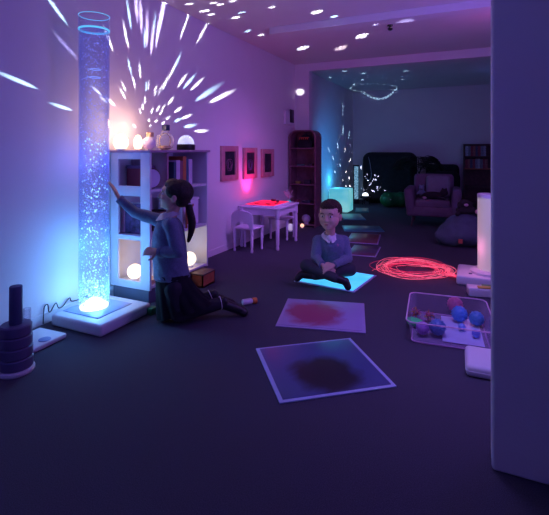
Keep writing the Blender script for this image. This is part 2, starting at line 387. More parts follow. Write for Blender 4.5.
obj('band', tube(B(), [(0,.07*math.cos(a),.075+.068*math.sin(a)) for a in [2*PI*i/36 for i in range(36)]], .004, 8, True), mat('gold_ring', (.6,.4,.15), .3, 1), t, label='gold ring')
obj('stopper', b2(B(), (-.024,.012-.024,.165),(.024,.012+.024,.215),.004), mat('dark_blue_cap', (.03,.05,.12), .4), t)
obj('gravel', lathe(B(), [(.028,.002),(.058,.022),(.05,.035),(.001,.04)], seg=24), 'birch', t)
y, Y = onx(186, .22)
DS = Vector((.22,y,T))
t = thing('star_projector', 'domed star projector on a black base at cabinet top\'s right end', 'projector', DS)
obj('base', lathe(B(), [(.078,0),(.082,.006),(.082,.045),(.076,.052)], seg=36), 'blackpl', t)
obj('dome', lathe(B(), [(.074,.05),(.073,.07),(.062,.10),(.04,.122),(.015,.132),(.001,.133)], seg=36), clear('dome_glass', (.8,.85,1), .35, .2, (.55,.6,1.0), .8), t)
bm = B()
for i in range(60):
    a = i*2.4; f = (i+.5)/60; zc = .052+.076*(1-f); r = .07*math.sqrt(max(0,1-((zc-.052)/.08)**2))
    ell(bm, (r*math.cos(a), r*math.sin(a), zc), .0035, None, 8, 6)
obj('lens_facets', bm, glow('facet_glow', (.8,.85,1), 2.0), t)

# green scrap beside plinth
p = FL(151, 314)
t = obj('rubber_block', b2(B(), (-.02,-.03,0),(.03,.035,.05),.008), 'green', loc=p); tag(t, 'small green rubber block between the padded plinth and the girl', 'block')

# ------------------------------------------------------------ wall pictures, switch
def picture(px0, px1, py0, py1, lab, accent):
    a = ray(px0, (py0+py1)/2, 0, 0); b = ray(px1, (py0+py1)/2, 0, 0)
    yc = (a.y+b.y)/2; w = b.y-a.y; zt = ray((px0+px1)/2, py0, 0, 0).z; zb = ray((px0+px1)/2, py1, 0, 0).z
    t = thing('framed_picture', lab, 'picture', (0,yc,zb), 0, 'framed pictures above the small table')
    h = zt-zb; f = w*.19
    bm = B(); b2(bm, (.001,-w/2,0),(.028,-w/2+f,h),.003); b2(bm, (.001,w/2-f,0),(.028,w/2,h),.003)
    b2(bm, (.001,-w/2+f-.002,0),(.027,w/2-f+.002,f*.9),.003); b2(bm, (.001,-w/2+f-.002,h-f*.9),(.027,w/2-f+.002,h),.003)
    obj('frame', bm, 'frame', t)
    obj('picture', b2(B(), (.002,-w/2+f*.8,f*.6),(.014,w/2-f*.8,h-f*.6)), 'pic', t)
    bm = B()
    for k in range(3):
        rr = (w*.5-f)*(.55-.14*k)
        pts = [(.0155, rr*math.cos(a)*(1+.15*math.sin(3*a+k)), h*.45+rr*1.3*math.sin(a)*(1+.2*math.cos(2*a+k))) for a in [2*PI*i/30 for i in range(30)]]
        tube(bm, pts, .0018, 5, True)
    obj('line_drawing', bm, accent, t)
picture(219.8,236.6,146,180.5, 'framed dark picture with a pale swirl, nearest of the three wall pictures', mat('mauve_ink', (.40,.2,.34), .6))
picture(242.4,255.6,147.7,178.5, 'framed blue-black picture, middle one above the small table', mat('blue_ink', (.10,.13,.30), .6))
picture(260.6,272.5,149,176.7, 'framed near-black picture, farthest of the three wall pictures', mat('dull_ink', (.05,.03,.08), .6))
a = ray(290,117,0,0)
t = thing('wall_control_box', 'white wall control box with a dark face near the room corner', 'control box', (0,a.y-.03,a.z-.12))
obj('casing', b2(B(), (.001,-.22,.0),(.035,.10,.20),.005), 'white_ply', t)
obj('panel', b2(B(), (.035,-.06,.03),(.043,.09,.23),.003), 'blackpl', t, label='dark panel'); obj('button', b2(B(), (.043,.03,.10),(.046,.06,.17),.002), 'toyteal', t)

# ------------------------------------------------------------ small table and chairs
TX0, TX1, TY0, TY1, TZ = .03, .57, 4.46, 5.08, .49
t = thing('childs_table', 'pale lilac child\'s table with turned legs against the left wall', 'table', (.30,4.77,0))
hx, hy = (TX1-TX0)/2, (TY1-TY0)/2
obj('tabletop', b2(B(), (-hx,-hy,TZ-.025),(hx,hy,TZ),.006), 'kids', t)
bm = B()
for (lo, hi) in (((-hx+.03,-hy+.025,TZ-.10),(hx-.03,-hy+.04,TZ-.02)),((-hx+.03,hy-.04,TZ-.10),(hx-.03,hy-.025,TZ-.02)),((-hx+.025,-hy+.03,TZ-.10),(-hx+.04,hy-.03,TZ-.02)),((hx-.04,-hy+.03,TZ-.10),(hx-.025,hy-.03,TZ-.02))): b2(bm, lo, hi)
obj('apron', bm, 'kids', t)
def turned(h, r): return [(r*.55,0),(r*.75,.008),(r*.8,.022),(r*.6,.04),(r*.62,.05),(r*.72,.06),(r*.85,h*.45),(r*.9,h*.72),(r*.7,h*.745),(r,h*.77),(r,h)]
for sx in (-1,1):
    for sy in (-1,1): obj('leg', lathe(B(), turned(TZ-.022,.026), (sx*(hx-.035), sy*(hy-.035), 0), 20), 'kids', t)
def chair(loc, rz, lab):                       # faces +y, back on -y
    t = thing('childs_chair', lab, 'chair', loc, rz, 'pale child\'s chairs at the small table')
    obj('seat', b2(B(), (-.14,-.13,.255),(.14,.14,.275),.008,3), 'kids', t)
    for sx in (-1,1):
        obj('leg', lathe(B(), turned(.257,.019), (sx*.115,.115,0), 16), 'kids', t)
        obj('leg', lathe(B(), turned(.257,.019), (sx*.115,-.108,0), 16), 'kids', t)
    bm = bmesh.new(); n = 24; F = []; K = []
    def yy(x): return -.128+.012*math.cos(x/.14*PI/2)*-1
    outer = []; inner = []
    for i in range(n+1):
        a = PI-PI*i/n
        outer.append((.142*max(-1,min(1,1.06*math.cos(a))) if 1 else 0, .275+.195*abs(math.sin(a))**.35 if 0<i<n else .262))
        inner.append((.095*math.cos(a), .285+.055*abs(math.sin(a))**.6 if 0<i<n else .262))
    for off in (-.009,.009):
        F.append([bm.verts.new((x, yy(x)+off, z)) for x, z in outer]); K.append([bm.verts.new((x, yy(x)+off, z)) for x, z in inner])
    for i in range(n):
        for (u, v) in ((0,0),(1,1)):
            bm.faces.new((F[u][i],F[u][i+1],K[u][i+1],K[u][i]))
        bm.faces.new((F[0][i],F[0][i+1],F[1][i+1],F[1][i])); bm.faces.new((K[0][i],K[0][i+1],K[1][i+1],K[1][i]))
    bm.faces.new((F[0][0],F[1][0],K[1][0],K[0][0])); bm.faces.new((F[0][n],F[1][n],K[1][n],K[0][n]))
    bmesh.ops.recalc_face_normals(bm, faces=bm.faces)
    obj('backrest', bm, 'kids', t)
    return t
ch = chair((.222,4.365,0), math.radians(-3), 'pale child\'s chair pushed in at the near side of the table')
dup(ch, (.30,5.16,0), math.radians(180), 'pale child\'s chair at the far side of the table, mostly hidden')
t = thing('light_box', 'glowing red flat light panel on the small table', 'light box', (.28,4.76,TZ))
obj('frame', b2(B(), (-.20,-.25,0),(.20,.25,.010),.003), 'kids', t); obj('lit_surface', b2(B(), (-.185,-.235,.010),(.185,.235,.014),.002), 'redpanel', t)
items = [(.36,4.60,.012,'small dark puzzle piece at the near corner of the red panel'),(.20,4.62,.010,'small dark puzzle piece nearest the wall on the red panel'),(.42,4.72,.011,'small dark puzzle piece on the panel\'s right edge'),(.36,4.88,.020,'small dark block at the middle of the red panel\'s far half'),(.28,4.93,.024,'tall small dark block at the far end of the red panel')]
for i, (x,y,h,lab) in enumerate(items):
    t = obj('puzzle_piece', ell(b2(B(), (-.028,-.018,0),(.028,.018,h),.004), (.03,0,h/2), (.010,.010,h/2)), mat('dark_red_piece', (.06,.01,.02), .5), loc=(x,y,TZ+.0145)); t.rotation_euler = (0,0,i*.7)
    tag(t, lab, 'puzzle piece', 'pieces on the red light panel')
t = thing('fibre_toy', 'clear spiky toy with cyan tips at the table\'s far corner', 'toy', (.44,5.045,TZ))
obj('base', lathe(B(), [(.028,0),(.028,.012),(.018,.02)], seg=20), glow('cyan_toy_base', (.05,.5,.6), .5), t)
bm = B()
for i in range(26):
    a = i*2.4; l = .05+.09*random.random(); r = .02+.06*random.random()
    tube(bm, [(0,0,.018),(r*.35*math.cos(a),r*.35*math.sin(a),.018+l*.6),(r*math.cos(a),r*math.sin(a),.018+l)], .0016, 5); ell(bm, (r*math.cos(a),r*math.sin(a),.018+l), .0035, None, 6, 5)
obj('strands', bm, mat('pale_fibre', (.4,.42,.5), .4), t)
globe('floor_lamp_ball', 'small glowing white ball on the floor behind the table', 'lamp', (.22,5.62,0), .05, glow('ball_glow', (.8,.65,1), .45))
t = globe('star_light', 'tiny pink-yellow glowing light on the floor by the tall shelf', 'light', (.28,5.92,0), .028, glow('pink_star_glow', (1,.5,.35), 1.6))

M['shelfwood'] = mat('plum_stained_wood', (.20,.09,.13), .5, var=.2, scale=18)
# ------------------------------------------------------------ tall arched shelf
SX0, SX1, SY0, SY1 = .03, .45, 6.03, 6.30
t = thing('arched_shelf', 'tall dark wooden shelf with rounded top beside the opening', 'shelf', ((SX0+SX1)/2,(SY0+SY1)/2,0))
w = (SX1-SX0)/2; d = (SY1-SY0)/2; SH = 1.45
def archprof(w, h, r):
    pts = [(-w,0)]; 
    for i in range(9): a = PI-PI/2*i/8; pts.append((-w+r+r*math.cos(a), h-r+r*math.sin(a)))
    for i in range(9): a = PI/2-PI/2*i/8; pts.append((w-r+r*math.cos(a), h-r+r*math.sin(a)))
    pts.append((w,0)); return pts
bm = bmesh.new(); o1 = archprof(w, SH, .11); i1 = archprof(w-.018, SH-.018, .095)
Vs = [[bm.verts.new((x,y,z)) for x, z in pr] for pr, y in ((o1,-d),(i1,-d),(o1,d),(i1,d))]
for k in range(len(o1)-1):
    bm.faces.new((Vs[0][k],Vs[0][k+1],Vs[1][k+1],Vs[1][k])); bm.faces.new((Vs[2][k],Vs[2][k+1],Vs[3][k+1],Vs[3][k]))
    bm.faces.new((Vs[0][k],Vs[0][k+1],Vs[2][k+1],Vs[2][k])); bm.faces.new((Vs[1][k],Vs[1][k+1],Vs[3][k+1],Vs[3][k]))
bmesh.ops.recalc_face_normals(bm, faces=bm.faces); obj('frame', bm, 'shelfwood', t)
bm = bmesh.new(); vs = [bm.verts.new((x,d-.01,z)) for x, z in i1]; f = bm.faces.new(vs); ex = bmesh.ops.extrude_face_region(bm, geom=[f])
bmesh.ops.translate(bm, vec=(0,.008,0), verts=[v for v in ex['geom'] if isinstance(v, bmesh.types.BMVert)]); bmesh.ops.recalc_face_normals(bm, faces=bm.faces)
obj('back_panel', bm, 'shelfwood', t)
SHZ = [.03,.345,.63,.905,1.175]
for z in SHZ: obj('shelf_board', b2(B(), (-w+.018,-d+.004,z-.008),(w-.018,d-.011,z+.008),.002), 'shelfwood', t)
t = globe('white_ball', 'pale round ball on the lowest board of the tall shelf', 'ball', (.27,6.11,.039), .065, mat('pale_ball', (.45,.45,.6), .4))
sm = [(.12,1,(.25,.06,.10),.07,.04,'small dark red box on the second board of the tall shelf'),(.27,1,(.04,.04,.08),.12,.03,'flat black box beside the dark red box on the tall shelf'),(.14,2,(.28,.26,.05),.06,.035,'olive yellow box on the middle board of the tall shelf'),(.29,2,(.03,.03,.04),.10,.06,'black lump of toys on the middle board of the tall shelf'),(.18,3,(.06,.16,.16),.10,.02,'thin teal book lying on the fourth board of the tall shelf'),(.34,3,(.05,.03,.05),.08,.03,'small plum box at the fourth board\'s right end')]
for x, k, c, ww, hh, lab in sm:
    t = obj('small_box', b2(b2(B(), (-ww/2,-.04,0),(ww/2,.04,hh*.75),.004), (-ww/2-.002,-.042,hh*.7),(ww/2+.002,.042,hh),.003), mat('box_card', c, .6), loc=(x,6.12,SHZ[k]+.0085)); tag(t, lab, 'box', 'small boxes on the tall shelf')
t = thing('drawstring_bag', 'black drawstring bag with red lettering on the shelf\'s top board', 'bag', (.255,6.13,SHZ[4]+.0085))
bm = B(); ell(bm, (0,0,.075), (.125,.06,.078)); ell(bm, (0,0,.15), (.085,.05,.05)); ell(bm, (.0,0,.185), (.03,.025,.028)); box(bm, (0,0,.04), (.23,.11,.078), None, .02)
obj('sack', remesh(bm, .008, 3), 'black', t)
bm = B()
for i in range(5):                         # blurred red lettering
    x0 = -.075+i*.032
    b2(bm, (x0,-.074,.125),(x0+.006,-.060,.158)); b2(bm, (x0,-.074,.150),(x0+.022,-.060,.158))
    if i % 2: b2(bm, (x0,-.074,.138),(x0+.018,-.060,.143))
obj('lettering', bm, mat('red_print', (.7,.12,.06), .6), t)
obj('cord', tube(B(), smoothpath([(-.03,-.02,.19),(0,-.035,.2),(.03,-.02,.19),(.07,-.06,.12),(.10,-.055,.05)], 5), .004, 6), 'black', t)

# ------------------------------------------------------------ liquid floor tiles
def tile(loc, w, d, rz, lab, border, m):
    t = thing('floor_tile', lab, 'floor tile', loc, rz, 'square liquid tiles laid across the carpet')
    obj('border', b2(B(), (-w/2,-d/2,0),(w/2,d/2,.008),.003), border, t)
    obj('liquid_panel', b2(B(), (-w/2*.93,-d/2*.93,.0075),(w/2*.93,d/2*.93,.0105),.001), m, t)
def swirl(name, c1, c2, sc=3.0, rough=.25, emit=0, radial=None):
    m = bpy.data.materials.new(name); m.use_nodes = True; nt = m.node_tree; b = nt.nodes['Principled BSDF']
    tc = nt.nodes.new('ShaderNodeTexCoord'); nz = nt.nodes.new('ShaderNodeTexNoise'); nz.inputs['Scale'].default_value = sc; nz.inputs['Distortion'].default_value = 1.2; nz.inputs['Detail'].default_value = 6
    nt.links.new(tc.outputs['Object'], nz.inputs['Vector'])
    fac = nz.outputs['Fac']
    if radial:
        gr = nt.nodes.new('ShaderNodeVectorMath'); gr.operation = 'DISTANCE'; gr.inputs[1].default_value = (radial[0], radial[1], 0)
        sx = nt.nodes.new('ShaderNodeVectorMath'); sx.operation = 'MULTIPLY'; sx.inputs[1].default_value = (1,1,0)
        nt.links.new(tc.outputs['Object'], sx.inputs[0]); nt.links.new(sx.outputs[0], gr.inputs[0])
        mt = nt.nodes.new('ShaderNodeMath'); mt.operation = 'MULTIPLY_ADD'; mt.inputs[1].default_value = -1/radial[2]; mt.inputs[2].default_value = .75
        nt.links.new(gr.outputs['Value'], mt.inputs[0])
        ad = nt.nodes.new('ShaderNodeMath'); ad.operation = 'MULTIPLY_ADD'; ad.inputs[1].default_value = .6
        nt.links.new(nz.outputs['Fac'], ad.inputs[0]); nt.links.new(mt.outputs[0], ad.inputs[2]); fac = ad.outputs[0]
    rp = nt.nodes.new('ShaderNodeValToRGB'); rp.color_ramp.elements[0].color = (*c1,1); rp.color_ramp.elements[1].color = (*c2,1)
    rp.color_ramp.elements[0].position = .38; rp.color_ramp.elements[1].position = .62
    nt.links.new(fac, rp.inputs['Fac']); nt.links.new(rp.outputs['Color'], b.inputs['Base Color']); b.inputs['Roughness'].default_value = rough
    if emit: nt.links.new(rp.outputs['Color'], b.inputs['Emission Color']); b.inputs['Emission Strength'].default_value = emit
    return m
def quadtile(pts, lab, border, m):
    ps = [FL(*p) for p in pts]; c = sum(ps, Vector())/len(ps)
    e1 = (ps[1]-ps[0]+ps[2]-ps[3])/2; e2 = (ps[3]-ps[0]+ps[2]-ps[1])/2
    tile(c, e1.length, e2.length, math.atan2(e1.y, e1.x), lab, border, m)
lil = mat('lilac_vinyl', (.40,.34,.58), .5, var=.03); cyb = mat('pale_blue_vinyl', (.45,.55,.8), .4, var=.03)
# corner order: near-left, near-right, far-right, far-left
quadtile([(271,326.5),(362,333.6),(367.5,304.5),(291.5,299.6)], 'lilac-bordered floor tile with a large maroon swirl, in front of the seated boy', lil, swirl('maroon_swirl', (.36,.30,.56), (.34,.05,.14), 5, .5, 0, (-.06,0,.36)))
e = FL(255.7,349.6); f = FL(350.4,339); g = (f-e).normalized(); w = (f-e).length; nrm = Vector((g.y,-g.x,0))
tile((e+f)/2+nrm*w*.47, w, w*.94, math.atan2(g.y, g.x), 'pale-edged dark floor tile nearest the camera', cyb, swirl('dark_pool', (.07,.10,.25), (.015,.01,.025), 4, .3, 0, (0,-.08,.30)))
quadtile([(293,281.5),(351,292.5),(379.5,276.5),(322,267.5)], 'bright cyan lit floor tile the boy sits on', cyb, M['tile_cyan'])
quadtile([(349,255),(372,257.5),(384.5,247.5),(352,245.5)], 'dark mauve floor tile just behind the boy, with a reddish centre', lil, swirl('mauve_pool', (.10,.06,.16), (.16,.03,.08), 5, .3))
quadtile([(346,243),(372,244),(386.5,235.7),(351,233.2)], 'dull red floor tile behind the mauve one', lil, swirl('red_pool', (.16,.02,.06), (.24,.03,.08), 5, .3))
quadtile([(341,231.5),(383,232),(381,226.5),(345,226)], 'dull teal floor tile behind the dull red one', mat('teal_vinyl', (.10,.35,.38), .4), swirl('teal_pool', (.04,.20,.24), (.06,.26,.28), 4, .3))
quadtile([(340,220),(360,220),(366,214.3),(343,214)], 'pale teal floor tile touching the glowing cube', mat('pale_teal_vinyl', (.15,.5,.52), .4), swirl('pale_teal_pool', (.10,.42,.45), (.14,.5,.5), 4, .3))
quadtile([(355,212.5),(366,212.7),(371,208.5),(356,208)], 'dark teal floor tile farthest back, right of the glowing cube', mat('deep_teal_vinyl', (.05,.25,.3), .4), swirl('deep_teal_pool', (.03,.16,.2), (.05,.22,.25), 4, .3))

# bottle near girl's feet
p = FL(248,304.5)
t = thing('sensory_bottle', 'clear bottle with an orange cap lying by the girl\'s shoes', 'bottle', (p.x,p.y,.022), math.radians(25))
q = Vector((0,0,1)).rotation_difference(Vector((1,.45,0)).normalized()).to_matrix()
obj('bottle', lathe(B(), [(.018,-.045),(.022,-.04),(.022,.025),(.012,.038)], seg=24, rot=q), mat('frosted_white', (.7,.65,.75), .3), t)
obj('cap', lathe(B(), [(.020,.036),(.022,.040),(.022,.066),(.018,.07)], seg=20, rot=q), mat('orange_cap', (.85,.25,.05), .4), t, label='orange cap')

# ------------------------------------------------------------ fibre optic bundle
fc = FL(413,271.5)
t = thing('fibre_optic_bundle', 'coiled bundle of glowing red fibre optic strands on the carpet', 'fibre optics', (fc.x,fc.y,0), math.radians(25))
tail = FL(458,281.5); inv = Matrix.Rotation(math.radians(-25),3,'Z'); tl = inv@(tail-fc)
for k in range(24):
    pts = []; a0 = random.uniform(-.5,.2); turns = random.uniform(.9,1.9); rx = random.uniform(.20,.38); ry = random.uniform(.15,.36); ox = random.uniform(-.04,.04); oy = random.uniform(-.04,.04)
    ph = random.random()*6
    start = Vector((tl.x, tl.y, .03+.02*random.random()))
    pts = [start, start.lerp(Vector((rx,-ry*.5,.02)), .5)+Vector((0,-.03*random.random(),0))]
    n = int(26*turns)
    for i in range(n):
        a = -PI*.22 + (1 if k % 3 else 1)*2*PI*turns*i/n
        rr = 1+.06*math.sin(3*a+ph)-.10*i/n
        pts.append(Vector((ox+rx*rr*math.cos(a), oy+ry*rr*math.sin(a), .010+.022*(.5+.5*math.sin(2*a+ph))+.0008*k)))
    if k == 0: pts = pts[:18]+[Vector((-.30,.05,.012)),Vector((-.36,.03,.01)),Vector((-.39,-.01,.01))]
    s = obj('strand', tube(B(), smoothpath(pts, 3), .0014, 5), 'fibre' if k % 2 else 'fibre2', t)
    
# ------------------------------------------------------------ glowing column and its base
cp = R((489.5-274.5)/FPX*3.75, 3.75)
t = thing('column_base', 'white padded base under the glowing column at the partition', 'plinth', cp, 0)
obj('padding', b2(B(), (-.26,-.20,0),(.24,.22,.082),.02,4), 'vinyl', t)
obj('collar', lathe(B(), [(.155,.08),(.155,.10),(.14,.112),(.11,.115)], (0,0,0), 40), 'vinyl', t)
obj('switch', lathe(B(), [(.016,.08),(.014,.086)], (-.15,-.10,0), 16), 'toyteal', t)
t = thing('light_column', 'short glowing greyish-white column beside the partition wall', 'lamp', (cp.x,cp.y,.115))
obj('shade', lathe(B(), [(.095,0),(.095,.62)], seg=40), 'column', t)
obj('cap', lathe(B(), [(.097,.62),(.097,.65),(.09,.655)], seg=40), 'vinyl', t)

# ------------------------------------------------------------ clear tray with balls
def camang(x0, y0, x1, y1): return math.atan2(y1-y0, x1-x0)+math.radians(25)
bc = R(1.108, 2.745); ba = camang(.748,2.57,1.198,2.407)
TW, TD, THh = .49, .57, .13
t = thing('clear_tray', 'clear plastic tub of sensory balls on the floor by the partition', 'tub', bc, ba)
def rr_loop(w, d, r, z, n=6):
    out = []
    for cx, cy, a0 in ((w/2-r,d/2-r,0),(-w/2+r,d/2-r,PI/2),(-w/2+r,-d/2+r,PI),(w/2-r,-d/2+r,1.5*PI)):
        for i in range(n+1): a = a0+PI/2*i/n; out.append((cx+r*math.cos(a), cy+r*math.sin(a), z))
    return out
bm = bmesh.new(); loops = [rr_loop(TW-.07,TD-.07,.035,.004), rr_loop(TW-.06,TD-.06,.04,.012), rr_loop(TW-.01,TD-.01,.05,THh)]
vv = [[bm.verts.new(p) for p in l] for l in loops]
for a, b in zip(vv, vv[1:]):
    for i in range(len(a)): bm.faces.new((a[i],a[(i+1)%len(a)],b[(i+1)%len(a)],b[i]))
bm.faces.new(vv[0]); bmesh.ops.recalc_face_normals(bm, faces=bm.faces)
obj('tub', bm, 'plastic', t)
obj('rim', tube(B(), rr_loop(TW,TD,.05,THh,6), .0045, 8, True), clear('rim_plastic', (1,.7,.9), .5, .15), t)
obj('foot_rim', tube(B(), rr_loop(TW-.06,TD-.06,.04,.006,6), .0045, 8, True), clear('rim_plastic', (.9,.6,.9), .4, .15), t)
obj('reflection_sheet', b2(B(), (-.04,-.20,.0085),(.19,.22,.0105),.0005), mat('painted_reflection', (.55,.62,.85), .3), t, label='pale blue sheet added for the reflection in the bottom')  # pale sheet put in for light reflected in the tub bottom
def ball(px, py, zc, rpx, col, lab, m=None, spk=True):
    Y = (H-zc)*FPX/(py-150); r = rpx*Y/FPX
    loc = R((px-274.5)/FPX*Y, Y, max(zc, r+.014))
    t = thing('sensory_ball', lab, 'ball', loc, random.random(), 'knobbly balls in the clear tub')
    mm = mat('ball_rubber', tuple(min(.9, c*1.5+.03) for c in col), .3, trans=.2, var=.1)
    obj('ball', ell(B(), (0,0,0), r, None, 28, 18), mm, t)
    if spk:
        bm = B()
        for i in range(60):
            f = 1-2*(i+.5)/60; a = i*2.39996; q = math.sqrt(1-f*f); ell(bm, (r*q*math.cos(a), r*q*math.sin(a), r*f), r*.09, None, 6, 5)
        obj('nubs', bm, mm, t)
ball(455,305,.06,7.2,(.62,.12,.26),'pinkish red knobbly ball at the back of the tub')
ball(459.5,316,.05,7.5,(.06,.22,.55),'blue knobbly ball in front of the red ball')
ball(476.5,320,.05,7.0,(.05,.20,.42),'blue knobbly ball in the tub\'s right corner')
ball(437.5,329,.05,7.8,(.05,.14,.34),'dark blue knobbly ball at the tub\'s near side')
ball(422.5,330,.04,6.2,(.28,.12,.42),'purple knobbly ball left of the dark blue ball')
ball(462,328,.03,3.6,(.14,.25,.65),'small blue ball in front of the two blue knobbly balls',spk=False)
ball(476,335,.03,4.0,(.10,.16,.55),'small blue ball at the tub\'s near right corner',spk=False)
for px, py, lab in ((429,315,'bigger spiky multicoloured toy in the clear tub'),(416,312,'spiky multicoloured toy in the tub\'s left corner')):
    p = FL(px, py, .05); t = thing('spiky_toy', lab, 'toy', (p.x,p.y,.05), 0, 'spiky toys in the clear tub')
    cl = [(.6,.15,.1),(.6,.45,.08),(.1,.3,.4),(.5,.15,.4)]
    obj('core', ell(B(), (0,0,0), .02), mat('spiky_core', (.4,.1,.15), .5), t)
    for k in range(4):
        bm = B()
        for i in range(14):
            v = Vector((random.gauss(0,1),random.gauss(0,1),random.gauss(0,.8))).normalized(); tube(bm, [v*.012, v*.036], [.003,.0015], 5)
        obj('spikes', bm, mat('spike_rubber', cl[k], .5), t)
p = FL(415,320,.05)
bm = B(); ell(bm, (0,0,0), (.052,.042,.026)); ell(bm, (-.025,.012,.012), (.025,.022,.014)); ell(bm, (.03,-.008,.01), (.02,.026,.014)); ell(bm, (.01,.03,0), (.02,.02,.012))
t = obj('rubber_leaf', remesh(bm, .004, 2), mat('bright_green', (.06,.80,.22), .5), loc=(p.x,p.y,.036)); tag(t, 'green lobed rubber toy in the tub\'s near left corner', 'toy')
p = FL(474,301)
t = thing('switch_box', 'pale box with a yellow strip behind the clear tub', 'box', (p.x+.04,p.y+.16,0), math.radians(10))
obj('casing', b2(B(), (-.09,-.06,0),(.10,.06,.07),.012,3), 'vinyl', t); obj('strip', b2(B(), (-.02,-.055,.0695),(.09,.0,.078),.003), mat('yellow_strip', (.55,.35,.05), .5), t, label='yellow strip')
obj('strip', b2(B(), (.02,.005,.0695),(.09,.05,.076),.003), mat('green_strip', (.1,.3,.1), .5), t, label='green strip')
pc = FL(463,362)
t = thing('padded_block', 'white padded block corner showing at the foot of the partition', 'block', (pc.x,pc.y,0), math.radians(2))
obj('padding', b2(B(), (.012,-.16,0),(.30,.10,.06),.02,4), 'vinyl', t); obj('seam', tube(B(), rr_loop(.288,.26,.02,.03,4), .003, 6, True), 'vinyl', t, loc=(.156,-.03,0))

# ------------------------------------------------------------ back room
p = R((341-274.5)/FPX*8.08, 8.08)
t = thing('light_cube', 'large glowing cyan cube seat by the back room\'s left wall', 'lamp', p, 0)
obj('cube', b2(B(), (-.185,-.185,.012),(.185,.185,.435),.025,4), 'cube', t); obj('foot', b2(B(), (-.16,-.16,0),(.16,.16,.014)), 'vinyl', t)
t = thing('bubble_lamp', 'narrow upright bubble panel in a black frame in the back corner', 'bubble lamp', (.262,9.14,0), math.radians(25))
bm = B(); b2(bm, (-.06,-.04,0),(.06,.04,.10),.004); b2(bm, (-.06,-.04,.80),(.06,.04,.83),.003); b2(bm, (-.06,-.04,.09),(-.045,.04,.81)); b2(bm, (.045,-.04,.09),(.06,.04,.81))
obj('frame', bm, 'blackpl', t); obj('water_panel', b2(B(), (-.045,-.03,.10),(.045,.03,.80)), swirl('speckled_blue_water', (.03,.14,.22), (.30,.55,.68), 45, .3, .7), t)
t = thing('play_den', 'black fabric den standing against the back wall', 'den', (.90,9.55,0))
bm = B(); box(bm, (0,0,.55), (1.12,.52,1.10), None, .16, 5); bmesh.ops.subdivide_edges(bm, edges=bm.edges[:], cuts=3, use_grid_fill=True)
for v in bm.verts:
    v.co.y += .02*math.sin(v.co.x*22)*(1 if v.co.y < 0 else 0); v.co.z = max(0, v.co.z)
obj('cover', bm, 'black', t)
obj('piping_and_fold', tube(B(), smoothpath([(-.40,-.275,1.0),(-.36,-.29,.85),(-.33,-.30,.62),(-.36,-.30,.52),(-.41,-.30,.50),(-.43,-.29,.56)], 6), .006, 6), mat('pale_fold_line', (.25,.28,.38), .5), t)  # pale line painting the light edge of a drape fold
bm = B(); box(bm, (0,0,.36), (.70,.5,.70), None, .14, 4); box(bm, (0,.14,.62), (.66,.24,.46), None, .10, 4)
t = obj('couch', bm, 'black', loc=(1.96,9.6,0)); tag(t, 'low black padded couch against the back wall behind the armchair', 'couch')
t = thing('black_stool', 'small black round stool under the white dome light', 'stool', (.474,9.10,0))
obj('seat', lathe(B(), [(.10,.13),(.11,.14),(.11,.16),(.10,.168)], seg=28), 'blackpl', t)
for i in range(3):
    a = 2*PI*i/3; obj('leg', tube(B(), [(.09*math.cos(a),.09*math.sin(a),0),(.06*math.cos(a),.06*math.sin(a),.135)], .010, 8), 'blackpl', t)
t = thing('dome_light', 'small bright white dome light on the black stool', 'lamp', (.474,9.10,.168))
obj('base', lathe(B(), [(.07,0),(.07,.015)], seg=24), 'blackpl', t); obj('dome', lathe(B(), [(.066,.014),(.06,.045),(.04,.07),(.001,.08)], seg=24), glow('white_dome_glow', (.8,.85,1), 2.5), t)
DL = Vector((.474,9.10,.23))
t = thing('therapy_ball', 'dark green oval therapy ball between den and armchair', 'ball', (1.10,8.86,0), math.radians(25))
bm = B(); ell(bm, (-.10,0,.155), (.17,.155,.155), None, 32, 20); ell(bm, (.14,0,.155), (.17,.155,.155), None, 32, 20); ell(bm, (.02,0,.155), (.2,.145,.145), None, 32, 20)
obj('ball', remesh(bm, .012, 6), 'green', t); obj('valve', lathe(B(), [(.012,0),(.009,.01)], (-.10,-.150,.17), 12, Matrix.Rotation(PI/2,3,'X')), 'vinyl', t)

# armchair (local: faces -y)
ac = R((433-274.5)/FPX*6.65, 6.65)
t = thing('armchair', 'mauve upholstered armchair with splayed legs in the back room', 'armchair', ac, math.radians(25-22))
bm = B(); box(bm, (0,0,.24), (.74,.66,.16), None, .04, 3); obj('base', bm, 'uphol', t)
obj('seat_cushion', box(B(), (0,-.05,.345), (.50,.56,.13), None, .045, 4), 'uphol', t)
obj('backrest', box(B(), (0,.28,.52), (.60,.14,.50), Matrix.Rotation(math.radians(-10),3,'X'), .06, 4), 'uphol', t)
for sx in (-1,1):
    obj('armrest', box(B(), (sx*.325,-.01,.39), (.13,.66,.38), Matrix.Rotation(math.radians(sx*7),3,'Y'), .05, 4), 'uphol', t)
    for sy in (-1,1): obj('leg', tube(B(), [(sx*.27,sy*.24,.18),(sx*.30,sy*.28,0)], [.022,.012], 12), 'darkwood', t)
def rel(o, x, y, z): return o.location + Matrix.Rotation(o.rotation_euler.z,3,'Z')@Vector((x,y,z))
ch0 = t
t = thing('cushion', 'pale grey square cushion leaning on the armchair back', 'cushion', rel(ch0,.07,.11,.42), ch0.rotation_euler.z)
bm = B(); box(bm, (0,.0,.17), (.34,.10,.32), Matrix.Rotation(math.radians(-16),3,'X'), .045, 4); obj('pad', bm, 'pillow', t)
obj('piping_and_fold', tube(B(), [Matrix.Rotation(math.radians(-16),3,'X')@Vector((x,0,z))+Vector((0,.0,.17)) for x,_,z in [(a,0,b) for a,b,_ in rr_loop(.34,.32,.04,0,4)]], .006, 6, True), 'pillow', t)
t = thing('plush_cat', 'black plush cat lying on the armchair seat', 'plush toy', rel(ch0,.01,-.17,.415), ch0.rotation_euler.z)
